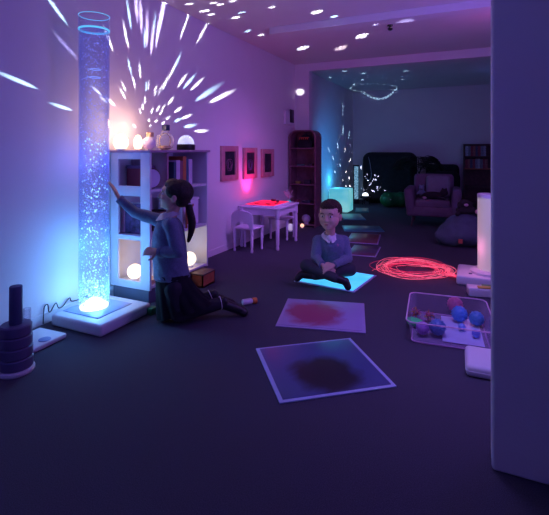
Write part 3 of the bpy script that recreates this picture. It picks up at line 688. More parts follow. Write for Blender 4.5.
bm = B(); ell(bm, (0,0,.055), (.16,.07,.055)); ell(bm, (.15,-.01,.10), .055); ell(bm, (.13,-.01,.15), (.015,.01,.025)); ell(bm, (.18,-.01,.15), (.015,.01,.025)); capsule(bm, (-.14,0,.04), (-.19,-.08,.03), .02, .015); capsule(bm, (.08,-.05,.03),(.16,-.1,.02), .022,.02)
obj('body', remesh(bm, .008, 3), 'fur', t); obj('paw', ell(B(), (-.12,-.09,.02), (.03,.03,.02)), 'pinkplush', t, label='pale pink paw')
t = thing('plush_bear', 'small pale plush bear sitting on the armchair seat beside its left arm', 'plush toy', rel(ch0,-.17,.07,.415), ch0.rotation_euler.z)
bm = B(); ell(bm, (0,0,.06), (.05,.045,.06)); ell(bm, (0,0,.14), .042); ell(bm, (-.03,0,.18), .015); ell(bm, (.03,0,.18), .015); capsule(bm, (-.04,0,.08),(-.07,-.03,.04), .016,.014); capsule(bm, (.04,0,.08),(.07,-.03,.04), .016,.014)
obj('body', remesh(bm, .007, 3), mat('grey_blue_plush', (.2,.28,.36), .9), t); obj('snout', ell(B(), (0,-.04,.13), .015), 'pillow', t)
# palm
pp = R((419-274.5)/FPX*8.0, 8.0)
t = thing('potted_palm', 'dark potted palm with arching fronds behind the armchair', 'plant', pp)
obj('pot', lathe(B(), [(.10,0),(.13,.25),(.14,.26),(.13,.27),(.11,.25)], seg=28), 'greyfab', t)
obj('stem', tube(B(), [(0,0,.22),(.01,0,.5),(0,.01,.75)], .014, 8), 'darkwood', t)
for k in range(14):
    a = k*2.4; l = .30+.12*random.random(); up = .25+.16*random.random()
    sp = smoothpath([(0,0,.70),(l*.4*math.cos(a),l*.4*math.sin(a),.70+up*.8),(l*.8*math.cos(a),l*.8*math.sin(a),.70+up*.75),(l*1.1*math.cos(a),l*1.1*math.sin(a),.70+up*.35)], 5)
    bm = B(); tube(bm, sp, .003, 5); side = Vector((-math.sin(a),math.cos(a),0))
    for j in range(3, len(sp)):
        for s in (-1,1):
            q0 = sp[j]; q1 = q0+side*s*.16+Vector((math.cos(a)*.05,math.sin(a)*.05,-.05)); mid = (q0+q1)/2+Vector((math.cos(a)*.02,math.sin(a)*.02,.012))
            f = [bm.verts.new(v) for v in (q0, mid, q1, (q0+q1)/2-Vector((math.cos(a)*.012,math.sin(a)*.012,0)))]; bm.faces.new(f)
    obj('frond', bm, 'leaf', t)
# bookcase in the back
t = thing('bookcase', 'dark reddish bookcase against the back wall beside the partition', 'bookcase', (2.78,9.70,0))
w, d, h = .40, .165, 1.27
for sx in (-1,1): obj('side_panel', b2(B(), (sx*w-.012,-d,0),(sx*w+.012,d,h),.002), 'darkwood', t)
obj('back_panel', b2(B(), (-w,d-.01,0),(w,d,h)), 'darkwood', t)
BZ = [.05,.42,.78,1.0]; BZ = [.05,.40,.74,1.255-.0]
BZ = [.05,.40,.72,.98]
for z in [.05,.40,.77,1.26]: obj('shelf', b2(B(), (-w+.013,-d,z-.01),(w-.013,d-.011,z+.01),.002), 'redwood' if z > .7 and z < 1 else 'darkwood', t)
obj('shelf', b2(B(), (-w+.013,-d,1.02-.01),(w-.013,d-.011,1.03),.002), 'darkwood', t)
x = -.36; lib = [((.35,.35,.45),'pale grey'),((.16,.17,.22),'slate'),((.25,.04,.06),'dark red'),((.30,.10,.10),'brick red'),((.08,.07,.14),'navy'),((.28,.05,.08),'crimson'),((.2,.2,.3),'grey-blue')]
for z in (1.031,.781):
    x = -.375; k = 0
    while x < .0:
        w2 = .035+.02*random.random(); c, nm = lib[(k+(2 if z < 1 else 0)) % 7]
        hh = .20 if z > 1 else .17+.03*random.random()
        tb = obj('book', b2(b2(B(), (-w2/2,-.09,0),(w2/2,.09,.002+hh*.98),.002), (-w2/2+.004,-.088,hh*.97),(w2/2-.004,.088,hh)), mat('spine', c, .6, var=.4, scale=40), loc=(2.78+x+w2/2,9.62,z))
        tag(tb, '%s book, number %d from the left on the bookcase\'s %s filled shelf' % (nm, k+1, 'upper' if z > 1 else 'lower'), 'book', 'books on the back bookcase'); k += 1
        x += w2+.002
# beanbag + plush dog
bp = R((463-274.5)/FPX*5.25, 5.25)
t = thing('beanbag', 'slate grey slumped beanbag on the floor in front of the armchair', 'beanbag', bp)
bm = B(); ell(bm, (0,0,.14), (.30,.28,.15)); ell(bm, (.02,.04,.24), (.22,.20,.13)); ell(bm, (-.14,-.10,.10), (.18,.15,.11)); ell(bm, (.2,0,.12), (.18,.2,.12))
bm = remesh(bm, .014, 8)
for v in bm.verts:
    v.co += v.normal*.016*noise.noise(v.co*9); v.co.z = max(.0, v.co.z)
obj('bag', bm, 'greyfab', t); 
obj('tag', box(B(), (-.02,-.285,.09), (.045,.006,.05)), mat('orange_red_label', (.55,.12,.08), .6), t, label='orange-red care label')
t = thing('plush_dog', 'dark plush dog with pale pink muzzle slumped on the beanbag', 'plush toy', bp+Vector((.03,.06,.375)), math.radians(20))
bm = B(); ell(bm, (0,0,.04), (.12,.08,.06)); ell(bm, (-.02,-.03,.12), (.07,.06,.055)); ell(bm, (-.09,-.03,.10), (.022,.03,.045)); ell(bm, (.05,-.03,.10), (.022,.03,.045)); capsule(bm, (.08,-.02,.03),(.15,-.09,.0), .028,.026); capsule(bm, (-.08,-.02,.03),(-.13,-.09,.0), .028,.026)
obj('body', remesh(bm, .008, 3), 'fur', t)
obj('muzzle', ell(B(), (-.025,-.088,.11), (.026,.02,.018)), 'pinkplush', t, label='pale pink muzzle'); obj('paw', ell(B(), (.10,-.10,.03), (.026,.022,.03)), 'pinkplush', t, label='pale pink paw')

# ------------------------------------------------------------ people
def headparts(bm, c, f, up, s, neck_to=None, neck_r=.034):
    f = Vector(f).normalized(); l = Vector(up).cross(f).normalized(); u = f.cross(l).normalized()
    Mx = Matrix((f, l, u)).transposed()
    def T_(v): return Vector(c)+Mx@(Vector(v)*s)
    def E(v, r, seg=24): ell(bm, T_(v), tuple(x*s for x in r), Mx, seg, 16)
    E((-.008,0,.025), (.093,.076,.085)); E((.028,0,-.025), (.060,.060,.072)); E((.050,0,-.062), (.036,.040,.034)); E((.066,0,-.078), (.019,.021,.017))
    E((.060,.030,-.028), (.024,.022,.024)); E((.060,-.030,-.028), (.024,.022,.024)); E((.070,0,.028), (.020,.048,.024))
    capsule(bm, T_((.082,0,.008)), T_((.098,0,-.024)), .008*s, .0115*s); E((.090,.010,-.028), (.009,.007,.006)); E((.090,-.010,-.028), (.009,.007,.006))
    E((.079,0,-.050), (.012,.020,.006)); E((.078,0,-.058), (.011,.017,.006))
    for sy in (1,-1): E((-.006,sy*.076,-.012), (.017,.008,.026)); E((-.004,sy*.083,-.004), (.013,.005,.017))
    return T_, Mx
def face(root, T_, Mx, s):
    for sy in (1,-1):
        e = obj('eye', ell(B(), T_((.074,sy*.030,.002)), (.0125*s,.0125*s,.0062*s), Mx, 14, 10), 'eyew', root)
        obj('iris', ell(B(), T_((.083,sy*.030,.002)), (.005*s,.006*s,.006*s), Mx, 12, 8), 'iris', e)
        obj('eyebrow', tube(B(), smoothpath([T_((.084,sy*.014,.020)), T_((.086,sy*.028,.025)), T_((.074,sy*.046,.018))], 4), .0028*s, 6), 'hair', root)
    bm = B(); ell(bm, T_((.085,0,-.051)), (.008*s,.018*s,.0035*s), Mx, 14, 8); ell(bm, T_((.084,0,-.057)), (.008*s,.015*s,.004*s), Mx, 14, 8)
    obj('lips', bm, 'lip', root)
def hand(bm, wrist, dirv, palmn, s, curl=.25, spread=.12, thumb=1):
    d = Vector(dirv).normalized(); n = Vector(palmn).normalized(); n = (n-d*n.dot(d)).normalized(); sd = d.cross(n)
    w = Vector(wrist)
    Mx = Matrix((d, sd, n)).transposed()
    ell(bm, w+d*.032*s, (.038*s,.028*s,.012*s), Mx, 18, 12); ell(bm, w+d*.045*s, (.024*s,.030*s,.011*s), Mx, 18, 12)
    for k, (off, ln) in enumerate(((.024,.052),(.008,.058),(-.008,.054),(-.023,.042))):
        b0 = w+d*.060*s+sd*off*s; fd = (d+sd*off*spread*40*.3).normalized(); p0 = b0; r = .0075*s
        for j in range(3):
            fd2 = (fd*math.cos(curl*(j+.4))+n*math.sin(curl*(j+.4))).normalized(); p1 = p0+fd2*ln*s*(.42,.33,.25)[j]
            capsule(bm, p0, p1, r, r*.93, 10); p0 = p1; r *= .93
    t0 = w+d*.018*s+sd*.020*s*thumb; t1 = t0+(d*.5+sd*thumb*.8+n*.2).normalized()*.032*s; t2 = t1+(d*.9+sd*thumb*.35+n*.3).normalized()*.026*s
    capsule(bm, t0, t1, .0105*s, .0088*s, 12); capsule(bm, t1, t2, .0088*s, .0072*s, 12)

# ---------- girl: kneels facing the tube
G0 = Vector((( 176-274.5)/FPX*2.9, 2.9, 0))
girl = thing('person', 'kneeling girl in grey-blue sweater and dark skirt touching the bubble tube', 'person', R(G0.x, G0.y), math.radians(25))
def g(px, py, Y): return L(px, py, Y)-G0
hc = g(175,195.5,2.92)
bm = B(); T_, Mx = headparts(bm, hc, (-1,-.10,.20), (.2,0,1), 1.03)
neck = g(170,218,2.92); chest = g(168,236,2.92); waist = g(171,262,2.92); pelvis = g(172,282,2.92)
capsule(bm, T_((-.02,0,-.05)), neck, .036, .038)
ell(bm, chest, (.072,.10,.10)); capsule(bm, chest, waist, .068, .062); ell(bm, pelvis, (.075,.09,.07))
shN = g(171,225,2.815); elN = g(178,252,2.775); wrN = g(159,252,2.80)
shF = g(164,222,3.02); elF = g(135,212.5,3.02); wrF = g(119.5,199,2.985)
capsule(bm, neck+Vector((0,0,-.03)), shN, .04, .04); capsule(bm, neck+Vector((0,0,-.03)), shF, .04, .04)
capsule(bm, shN, elN, .033, .026); capsule(bm, elN, wrN, .025, .018)
capsule(bm, shF, elF, .033, .026); capsule(bm, elF, wrF, .025, .018)
hand(bm, wrF+Vector((-.004,0,.004)), (-.42,-.10,.88), (-.80,-.15,-.40), 1.12, .12, .22, -1)
hand(bm, wrN+Vector((-.006,0,0)), (-1,.12,.05), (0,.8,-.5), .95, .35, .05, 1)
hipN = g(174,288,2.855); hipF = g(174,288,2.985); knN = g(179,314,2.84); knF = g(183,310,2.99); anN = g(221,303,2.94); anF = g(211,296,3.06)
toN = g(243,311,2.985); toF = g(231,303,3.12)
for hp, kn, an, to in ((hipN,knN,anN,toN),(hipF,knF,anF,toF)):
    capsule(bm, hp, kn, .062, .046); capsule(bm, kn, an, .042, .027); capsule(bm, an, to, .026, .018)
obj('body', remesh(bm, .0042, 3), 'skin', girl); face(girl, T_, Mx, 1.03)
# hair
bm = B(); s = 1.03
def E(v, r): ell(bm, T_(v), tuple(x*s for x in r), Mx, 24, 16)
E((-.028,0,.030), (.090,.084,.083)); E((.018,0,.062), (.062,.066,.048)); E((-.05,0,-.010), (.055,.070,.06)); E((.005,.050,.035),(.055,.034,.055)); E((.005,-.050,.035),(.055,.034,.055))
E((-.09,0,-.035), (.022,.022,.022))
b0 = T_((-.100,0,-.040)); tail_pts = smoothpath([b0, g(190,212,2.92), g(192,222,2.92), g(191,232,2.92), g(188.5,241,2.92)], 4)
for i, p_ in enumerate(tail_pts):
    f = i/(len(tail_pts)-1); ell(bm, p_, .012+.016*math.sin(PI*min(1, .15+f*.85)), None, 12, 8)
obj('hair', remesh(bm, .005, 3), 'hair', girl)
q = (tail_pts[1]-tail_pts[0]).normalized(); qm = Vector((0,0,1)).rotation_difference(q).to_matrix()
obj('hair_tie', tube(B(), [b0+qm@Vector((.021*math.cos(a),.021*math.sin(a),0)) for a in [2*PI*i/18 for i in range(18)]], .005, 6, True), 'shirt', girl)
# sweater
bm = B()
loft(bm, [(g((x0+x1)/2, py, 2.92), (x1-x0)/2/147.6, ry_) for py, x0, x1, ry_ in ((217,162,176,.06),(222,157.5,181,.10),(231,154,184,.115),(242,152.5,185.5,.116),(256,153,187,.114),(268,154,188,.112),(276,154.5,189,.114),(279,156,187.5,.105))])
capsule(bm, shN+Vector((.0,.005,-.005)), elN, .047, .040); capsule(bm, elN, wrN+Vector((.012,0,0)), .040, .029)
capsule(bm, shF, elF, .048, .038); capsule(bm, elF, wrF+Vector((.010,0,-.008)), .037, .028)
capsule(bm, shN, shF, .050, .050)
bm = remesh(bm, .006, 6)
for v in bm.verts: v.co += v.normal*.0045*noise.noise(Vector((v.co.x*18, v.co.y*12, v.co.z*22+v.co.x*20)))
obj('sweater', bm, 'sweater', girl)
bm = B(); c_ = g(172,276.5,2.92); tube(bm, [c_+Vector((.110*math.cos(a),.106*math.sin(a),0)) for a in [2*PI*i/40 for i in range(40)]], .012, 8, True)
obj('sweater_hem', bm, 'sweater', girl)
for w_, e_ in ((wrN, elN), (wrF, elF)):
    d_ = (w_-e_).normalized(); qm = Vector((0,0,1)).rotation_difference(d_).to_matrix()
    obj('cuff', lathe(B(), [(.0235,-.016),(.031,-.012),(.030,.010),(.0225,.012)], w_-d_*.004, 20, qm), 'sweater', girl)
# collar
bm = B(); cc = g(168.5,214.5,2.92)
t_ = bmesh.new(); n = 36; rg = []
for i in range(n):
    a = 2*PI*(i+.5)/n; ca, sa = math.cos(a), math.sin(a); dip = .012*(-ca)+.0
    rg.append([t_.verts.new(cc+Vector((.048*ca, .046*sa, .014-dip))), t_.verts.new(cc+Vector((.054*ca,.052*sa,.018-dip))), t_.verts.new(cc+Vector((.080*ca-.004,.088*sa,-.018-dip*1.7)))])
for i in range(n):
    a, b = rg[i], rg[(i+1)%n]
    if abs(i+.5-n/2) < 1 and i == n//2-1: pass
    for k in range(2): t_.faces.new((a[k],b[k],b[k+1],a[k+1]))
bmesh.ops.solidify(t_, geom=t_.faces[:], thickness=.005); merge(bm, t_)
obj('collar', bm, 'shirt', girl, label='white shirt collar')
p_ = g(157.5,240,2.84); obj('emblem', ell(B(), p_, (.006,.012,.016)), mat('pale_badge', (.45,.5,.65), .7), girl)
# skirt
t_ = bmesh.new(); rings = []; n = 72
lv = [(0,171.5,273,.110,.104,0),(.2,173.5,281,.118,.107,.004),(.4,176.5,290,.136,.112,.012),(.7,180.5,300,.158,.120,.030),(1,185,309.5,.184,.128,.056)]
for f, px, py, rx_, ry_, tilt in lv:
    c_ = g(px, py, 2.91)
    rings.append([t_.verts.new(c_+Vector(((rx_+.020*f*(abs(math.sin(6.5*a+.4))-.5))*math.cos(a), (ry_+.020*f*(abs(math.sin(6.5*a+.4))-.5))*math.sin(a), tilt*math.cos(a)))) for a in [2*PI*i/n for i in range(n)]])
for a, b in zip(rings, rings[1:]):
    for i in range(n): t_.faces.new((a[i],a[(i+1)%n],b[(i+1)%n],b[i]))
for v in t_.verts: v.co.z = max(v.co.z, .012)
bmesh.ops.solidify(t_, geom=t_.faces[:], thickness=.004); bmesh.ops.recalc_face_normals(t_, faces=t_.faces)
obj('skirt', t_, 'skirt', girl)
bm = B()
for hp, kn, an in ((hipN,knN,anN),(hipF,knF,anF)):
    capsule(bm, hp, kn, .072, .056); capsule(bm, kn, an, .056, .040)
bm = remesh(bm, .006, 4)
for v in bm.verts: v.co.z = max(v.co.z, .003)
obj('tights', bm, 'trouser' if 0 else 'skirt', girl)
for an, to in ((anN,toN),(anF,toF)):
    bm = B(); d_ = (to-an).normalized()
    capsule(bm, an+d_*.015, to, .036, .030); ell(bm, to+Vector((.004,0,-.006)), (.034,.038,.030)); ell(bm, an+Vector((.022,0,.010)), (.03,.03,.034))
    bm = remesh(bm, .005, 3)
    for v in bm.verts: v.co.z = max(v.co.z, .002)
    sh = obj('shoe', bm, 'shoe', girl)
    qm = Vector((0,0,1)).rotation_difference((an-(knN if an is anN else knF)).normalized()).to_matrix()
    obj('sock_edge', tube(B(), [an-d_*.004+qm@Vector((.042*math.cos(a),.042*math.sin(a),0)) for a in [2*PI*i/24 for i in range(24)]], .0028, 6, True), 'shirt', sh, label='pale edge at the ankle')

# ---------- boy: sits cross-legged on the lit tile
B0 = Vector(((331-274.5)/FPX*3.7, 3.7, 0))
boy = thing('person', 'boy in grey-blue sweater sitting cross-legged on the lit tile', 'person', R(B0.x, B0.y, .0105), math.radians(25))
def b(px, py, Y): return L(px, py, Y)-B0-Vector((0,0,.0105))
hc = b(330,215.5,3.67)
bm = B(); T_, Mx = headparts(bm, hc, (-.42,-.90,.02), (0,0,1), 1.18)
ell(bm, T_((.022,0,-.030)), (.066*1.18,.070*1.18,.062*1.18), Mx, 24, 16)
neck = b(330,235,3.71); chest = b(331,246,3.73); waist = b(332,260,3.77); pel = b(332,269,3.80)
capsule(bm, T_((-.02,0,-.05)), neck, .040, .042); ell(bm, chest, (.11,.075,.09)); capsule(bm, chest, waist, .08, .075); ell(bm, pel, (.11,.08,.07))
sL = b(318,240.5,3.72); eL = b(315.5,257,3.66); wL = b(322,264.5,3.52)
sR = b(343.5,240.5,3.75); eR = b(348,258.5,3.68); wR = b(334,265,3.52)
for s_, e_, w_ in ((sL,eL,wL),(sR,eR,wR)):
    capsule(bm, neck-Vector((0,0,.03)), s_, .045, .038); capsule(bm, s_, e_, .036, .028); capsule(bm, e_, w_, .027, .020)
hand(bm, wL+Vector((.003,-.004,-.002)), (.85,-.25,-.42), (.2,.55,-.75), 1.05, .35, .04, 1)
hand(bm, wR+Vector((-.003,-.012,.004)), (-.90,-.20,-.30), (-.2,.4,-.85), 1.05, .35, .04, -1)
hL = b(323,269,3.78); kL = b(306.5,265.5,3.60); aL = b(335,278,3.46)
hR = b(341,269,3.78); kR = b(350,269.5,3.62); aR = b(315,275.5,3.56)
toL = b(345.5,281.5,3.45); toR = b(301,274.5,3.60)
for hp, kn, an, to in ((hL,kL,aL,toL),(hR,kR,aR,toR)):
    capsule(bm, hp, kn, .062, .048); capsule(bm, kn, an, .043, .030); capsule(bm, an, to, .027, .020)
obj('body', remesh(bm, .0042, 3), 'skin', boy); face(boy, T_, Mx, 1.18)
bm = B(); s = 1.18
E((-.022,0,.038), (.092,.082,.080)); E((.018,0,.076), (.070,.064,.034)); E((.040,0,.068), (.046,.056,.028)); E((-.045,0,.0), (.052,.070,.055)); E((-.018,.054,.030),(.046,.026,.048)); E((-.018,-.054,.030),(.046,.026,.048))
hb = remesh(bm, .005, 2)
for v in hb.verts: v.co += v.normal*.006*noise.noise(v.co*70)
obj('hair', hb, 'hairb', boy)
bm = B()
loft(bm, [(b((x0+x1)/2, py, Y), (x1-x0)/2/115.5, ry_) for py, x0, x1, Y, ry_ in ((234,324,337,3.72,.05),(237.5,318,343,3.73,.085),(245,316.5,345.5,3.73,.105),(254,317,346,3.75,.105),(264,317,347,3.77,.108),(270,318,346,3.79,.10))])
for s_, e_, w_ in ((sL,eL,wL),(sR,eR,wR)):
    capsule(bm, s_, e_, .050, .042); capsule(bm, e_, w_+(e_-w_).normalized()*.012, .041, .029)
capsule(bm, sL, sR, .050, .050)
bm = remesh(bm, .006, 6)
for v in bm.verts: v.co += v.normal*.004*noise.noise(Vector((v.co.x*18, v.co.y*16, v.co.z*30)))
obj('sweater', bm, 'sweater', boy)
for w_, e_ in ((wL, eL), (wR, eR)):
    d_ = (w_-e_).normalized(); qm = Vector((0,0,1)).rotation_difference(d_).to_matrix()
    obj('cuff', lathe(B(), [(.024,-.016),(.032,-.012),(.031,.010),(.0235,.012)], w_-d_*.004, 20, qm), 'sweater', boy)
cc = b(329.5,234.5,3.705)
for sx in (-1,1):
    t_ = bmesh.new()
    pts_in = []; pts_out = []
    for i in range(13):
        a = -PI/2+sx*(.10+PI*.85*i/12); ca, sa = math.cos(a), math.sin(a)
        pts_in.append(t_.verts.new(cc+Vector((.050*ca,.050*sa+.0, .012+.014*sa))))
        wd = 1.0+.1*(i < 3); pts_out.append(t_.verts.new(cc+Vector((.070*ca*wd, .080*sa*wd-.004, -.012+.028*sa-(.012 if i < 2 else 0)))))
    for i in range(12): t_.faces.new((pts_in[i],pts_in[i+1],pts_out[i+1],pts_out[i]))
    bmesh.ops.recalc_face_normals(t_, faces=t_.faces); bmesh.ops.solidify(t_, geom=t_.faces[:], thickness=.006)
    obj('collar', t_, 'shirt', boy, label='white shirt collar point')
obj('shirt_front', ell(B(), cc+Vector((-.008,-.062,-.022)), (.022,.022,.030)), 'shirt', boy)
obj('emblem', ell(B(), b(337.5,245.5,3.64), (.011,.008,.015)), mat('pink_badge', (.4,.2,.35), .7), boy, label='small pink badge on the chest')
bm = B()
for hp, kn, an in ((hL,kL,aL),(hR,kR,aR)): capsule(bm, hp, kn, .070, .056); capsule(bm, kn, an, .052, .038)
ell(bm, pel, (.12,.09,.075)); bm = remesh(bm, .006, 4)
for v in bm.verts: v.co.z = max(v.co.z, .001)
obj('trousers', bm, 'trouser', boy)
for an, to, dn in ((aL,toL,Vector((.4,-.2,-.9))),(aR,toR,Vector((-.5,-.1,-.5)))):
    bm = B(); d_ = (to-an).normalized(); capsule(bm, an+d_*.02, to, .034, .030); capsule(bm, to, to+Vector((dn.x,dn.y,dn.z)).normalized()*.045, .032, .028)
    bm = remesh(bm, .005, 3)
    for v in bm.verts: v.co.z = max(v.co.z, .002)
    obj('shoe', bm, 'shoe', boy)

# ------------------------------------------------------------ lights
def light(name, kind, loc, col, power, size=.1, target=None, **k):
    l = bpy.data.lights.new(name, kind); l.color = col; l.energy = power
    if kind == 'AREA': l.size = size
    else: l.shadow_soft_size = size
    for a_, v_ in k.items(): setattr(l, a_, v_)
    o = bpy.data.objects.new(name, l); C.objects.link(o); o.location = loc
    if target is not None:
        o.rotation_euler = (Vector(target)-Vector(loc)).to_track_quat('-Z','Y').to_euler()
    return o
# unseen area lights added to wash the room in colour
light('wash_blue', 'AREA', (1.6,-.6,2.4), (.14,.12,1.0), 11, .8, (.0,1.6,1.3))
light('wash_violet', 'AREA', (3.1,2.9,2.35), (.30,.13,1.0), 10.5, .6, (.3,3.2,1.2))
light('wash_magenta', 'AREA', (3.2,4.6,2.3), (.75,.10,.55), 4.5, .5, (.2,4.2,1.2))
light('wash_up', 'AREA', (3.3,3.0,.9), (.32,.16,1.0), 19, .5, (2.0,3.8,2.5))
light('wash_partition', 'AREA', (3.3,-.6,2.2), (.26,.17,.95), 2.2, .6, (3.4,1.7,1.0))
light('wash_back', 'AREA', (3.2,8.0,2.3), (.10,.20,.9), 1.0, .6, (.3,8.2,1.6))
light('wash_table', 'AREA', (2.1,3.9,2.4), (.50,.20,1.0), 5, .3, (.3,4.6,.4), spread=math.radians(70))
light('wash_tiles', 'AREA', (2.35,2.2,2.4), (.36,.24,1.0), 5, .3, (2.6,2.75,0), spread=math.radians(80))
# practicals, and one added wall fill
light('tube_foot', 'POINT', TB+Vector((0.02,0,.10)), (.20,.60,1.0), 5.5, .05)
light('tube_mid', 'POINT', TB+Vector((0,0,.40)), (.15,.50,1.0), 4.0, .08)
light('tube_high', 'POINT', TB+Vector((0,0,1.0)), (.14,.22,1.0), 1.5, .08)
light('lamp_a', 'POINT', (l1[0]+.12,l1[1],T+.20), (1,.58,.36), 3.0, .04)
light('lamp_b', 'POINT', (l2[0],l2[1],T+.18), (1,.62,.40), 1.0, .03)
light('globe_a', 'POINT', (.24,2.61,.30), (1,.6,.3), .5, .03)
light('globe_b', 'POINT', (.38,3.04,.28), (1,.6,.4), .5, .03)
light('blue_wall_fill', 'SPOT', (1.1,7.5,.9), (.03,.34,1.0), 32, .1, (0,7.9,1.15), spot_size=math.radians(95), spot_blend=1.0)  # unseen spot added to turn the back room's left wall blue
light('cube_light_back', 'POINT', (.14,8.10,.56), (.04,.50,1.0), 3.2, .08)
light('red_uplight', 'SPOT', (.24,4.74,TZ+.03), (1.0,.03,.34), 20, .02, (.0,4.73,.80), spot_size=math.radians(62), spot_blend=1.0)
light('red_table', 'AREA', (.28,4.76,TZ+.03), (1,.03,.10), 1.2, .35, (.28,4.76,2))
light('fibre_light', 'POINT', (fc.x,fc.y,.10), (1,.04,.15), .6, .08)
light('column_light', 'POINT', (cp.x-.15,cp.y-.12,.30), (1,.25,.55), .8, .05)
light('tile_light', 'AREA', tuple(FL(336,280,.06)), (.1,.55,1), .35, .3, tuple(FL(336,280,1)))

# star beams: narrow spotlights, many from added points with no lamp there
def star(src, tgt, nrm, wpx, col=(.85,.85,1), e=1.0, blend=1.0, tag_='star_beam'):
    src, tgt = Vector(src), Vector(tgt); d = tgt-src; r = d.length; c = abs(d.normalized().dot(Vector(nrm)))
    dist = (tgt-Vector((CX,0,H))).length; wm = wpx*dist/FPX
    ang = max(math.radians(1.0), 2*math.atan(wm/2/r)*1.2)
    light(tag_, 'SPOT', src, col, e*r*r/max(c,.06)*110.0, 0.0, tgt, spot_size=ang, spot_blend=blend)
W_ = (.95,.95,1); CY = (.45,.75,1)
S1 = Vector((.12,VS.y-.02,1.29))
wallstars = [(129,15,3,CY,1),(126,36,3,W_,1.3),(130,68,3,CY,1),(140,71,3,W_,1),(134,83,3,W_,1.3),(124,87,2.6,W_,1),(123,94,3,W_,1.2),(144.5,39,2.6,CY,.9),(154.6,24,2.4,CY,.8),(184.4,26.5,3,W_,1.1),(203,31.5,3,W_,1),
 (177,62,2.8,CY,1),(172,72,2.8,W_,1.4),(146,87,2.8,CY,1),(148.5,85,2.4,W_,1),(155,91,2.8,W_,1.4),(160,90,2.4,W_,1.2),(165,83.5,3,W_,1.4),(182,81,3,W_,1.4),(188.7,82,3.2,CY,1.2),(196.5,84.6,3,W_,1.3),(206.6,93.5,5,CY,.9),(220.5,97,4,W_,1.3),
 (145,100,2.6,W_,1.2),(142.7,107,2.8,W_,1.2),(140,111,2.4,W_,1),(152,111,2.8,W_,1.3),(158,108.6,2.6,W_,1.4),(160.5,113,2.6,W_,1.2),(170.5,101,2.8,W_,1.4),(177.6,110,2.8,W_,1.2),(186.4,116.7,3,W_,1.2),(178,120,3,CY,1.2),(189.4,126,3.4,CY,1.2),
 (149,120,2.6,W_,1.2),(156,121,2.6,W_,1.3),(163.4,107,2.4,W_,1.1),(163,123,2.4,W_,1.2),(150,126,2.4,W_,1),(168,118,2.4,W_,1.2),(134.4,126,2.6,W_,1.2),(200.6,131,3,W_,1.2),(54,6,3.5,CY,1),(67,47,3.5,(.5,.45,1),.35),(19,81,3.5,CY,1),(62,107,3,CY,1),(109,40,3,W_,1.3),(111,102,3,W_,1.2),(97,91,2.6,W_,.8),(104,100,2.6,W_,.9),
 (136,2,4,(.7,.6,1),.9),(141,16,4,(.7,.6,1),.9),(147,31,4,(.7,.6,1),1.0),(152,41,4,(.75,.65,1),.8),(164,4,4,(.7,.6,1),.9),(161,18,4,(.7,.6,1),.9),(158,31,4,(.7,.6,1),1.0)]
for px, py, w_, c_, e_ in wallstars:
    star(S1, ray(px, py, 0, 0), (1,0,0), w_*1.12, c_, e_*.85, 1.0)
S2 = Vector((2.9,3.0,1.0))
for px, py, w_, c_, e_ in [(189.4,4,4,W_,1),(213.4,3,4,W_,1),(220,4.5,4,W_,1),(204.6,11,5,W_,1),(211,14.6,4,W_,.9),(233,1,4,W_,1),(241.7,12.6,4,CY,.9),(236,17.7,5,W_,1),(248,31,4,CY,.8),(271.7,7.3,4,W_,.9),(317,12,7,(1,.95,.9),1.2),(334,16.6,5,CY,.9),(401,17.5,12,(.55,.5,1),.35),(371,20,4,(.6,.6,1),.6),(362,36,8,W_,1.2),(303,48,7,(.8,.85,1),1.2),(341,48,8,(.95,.75,.85),.5),(261,35,4,W_,.8)]:
    star(S2, ray(px, py, 2, CEIL), (0,0,1), w_*1.25, c_, e_, tag_='ceiling_star_beam')
star((2.9,3.0,1.6), ray(300,92,1,YN), (0,1,0), 7, (1,.93,.95), .9)
S3 = Vector((1.0,7.6,.5))
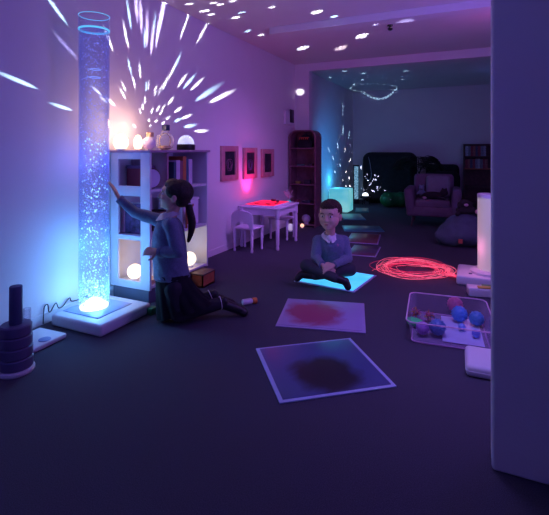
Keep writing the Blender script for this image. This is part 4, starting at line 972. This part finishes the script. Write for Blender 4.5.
for px, py, w_, c_, e_ in [(344.5,71,5,CY,.9),(330,77.5,4,CY,.9),(363.5,73.5,5,CY,.8),(362,80,5,CY,.6),(353,84.5,4,CY,.6),(406,71,6,CY,.5),(381,79,4,CY,.6),(403,79,4,CY,.6)]:
    star(S3, ray(px, py, 2, CEIL), (0,0,1), w_, c_, e_*.6, tag_='back_ceiling_star_beam')
for i in range(44):
    a = 2*PI*i/44; star(S3, ray(374+23*math.cos(a), 88+4.2*math.sin(a), 2, CEIL), (0,0,1), 2.4, CY, .23, tag_='ceiling_ring_beam')
for px, py, w_, c_, e_ in [(343,110,2.2,CY,.35),(343,130,2.2,CY,.4),(338,146,2.2,CY,.6),(333,158,2,CY,.6),(345,150,2,W_,.5),(349,135,2,CY,.5),(340,165,2,CY,.6),(346,172,2,W_,.8),(343,180,2,W_,.8),(350,160,2,W_,.6),(349,178,2,W_,.8),(335,172,2,CY,.5),(350,186,2,W_,.8),(346,186,2,W_,.7),(329,150,2,CY,.3)]:
    star(Vector((.25,8.95,.45)), ray(px, py, 0, 0), (1,0,0), w_, c_, e_*1.3, tag_='back_wall_star_beam')
for i in range(34):
    a = random.uniform(.15, PI-.15); r = random.uniform(4, 26)**1.0
    px, py = 366+r*math.cos(a)*.9+3, 193-r*math.sin(a)*.75
    if px < 363: continue
    star(DL+Vector((0,-.12,.10)), ray(px, py, 1, 9.29), (0,1,0), 1.2, (.7,.75,1), 14, tag_='den_star_beam')


w = bpy.data.worlds.new('night'); bpy.context.scene.world = w; w.use_nodes = True
w.node_tree.nodes['Background'].inputs[0].default_value = (.02,.02,.06,1); w.node_tree.nodes['Background'].inputs[1].default_value = .3

# ------------------------------------------------------------ camera
cam = bpy.data.cameras.new('camera'); co = bpy.data.objects.new('camera', cam); C.objects.link(co)
co.location = (CX, 0, H); co.rotation_euler = (PI/2, 0, math.radians(25))
cam.sensor_fit = 'HORIZONTAL'; cam.sensor_width = 36; cam.lens = 36*FPX/549
cam.shift_y = -(257.5-150)/549; cam.clip_start = .05
S = bpy.context.scene; S.camera = co
S.view_settings.view_transform = 'Standard'; S.view_settings.look = 'None'; S.view_settings.exposure = 0; S.view_settings.gamma = 1
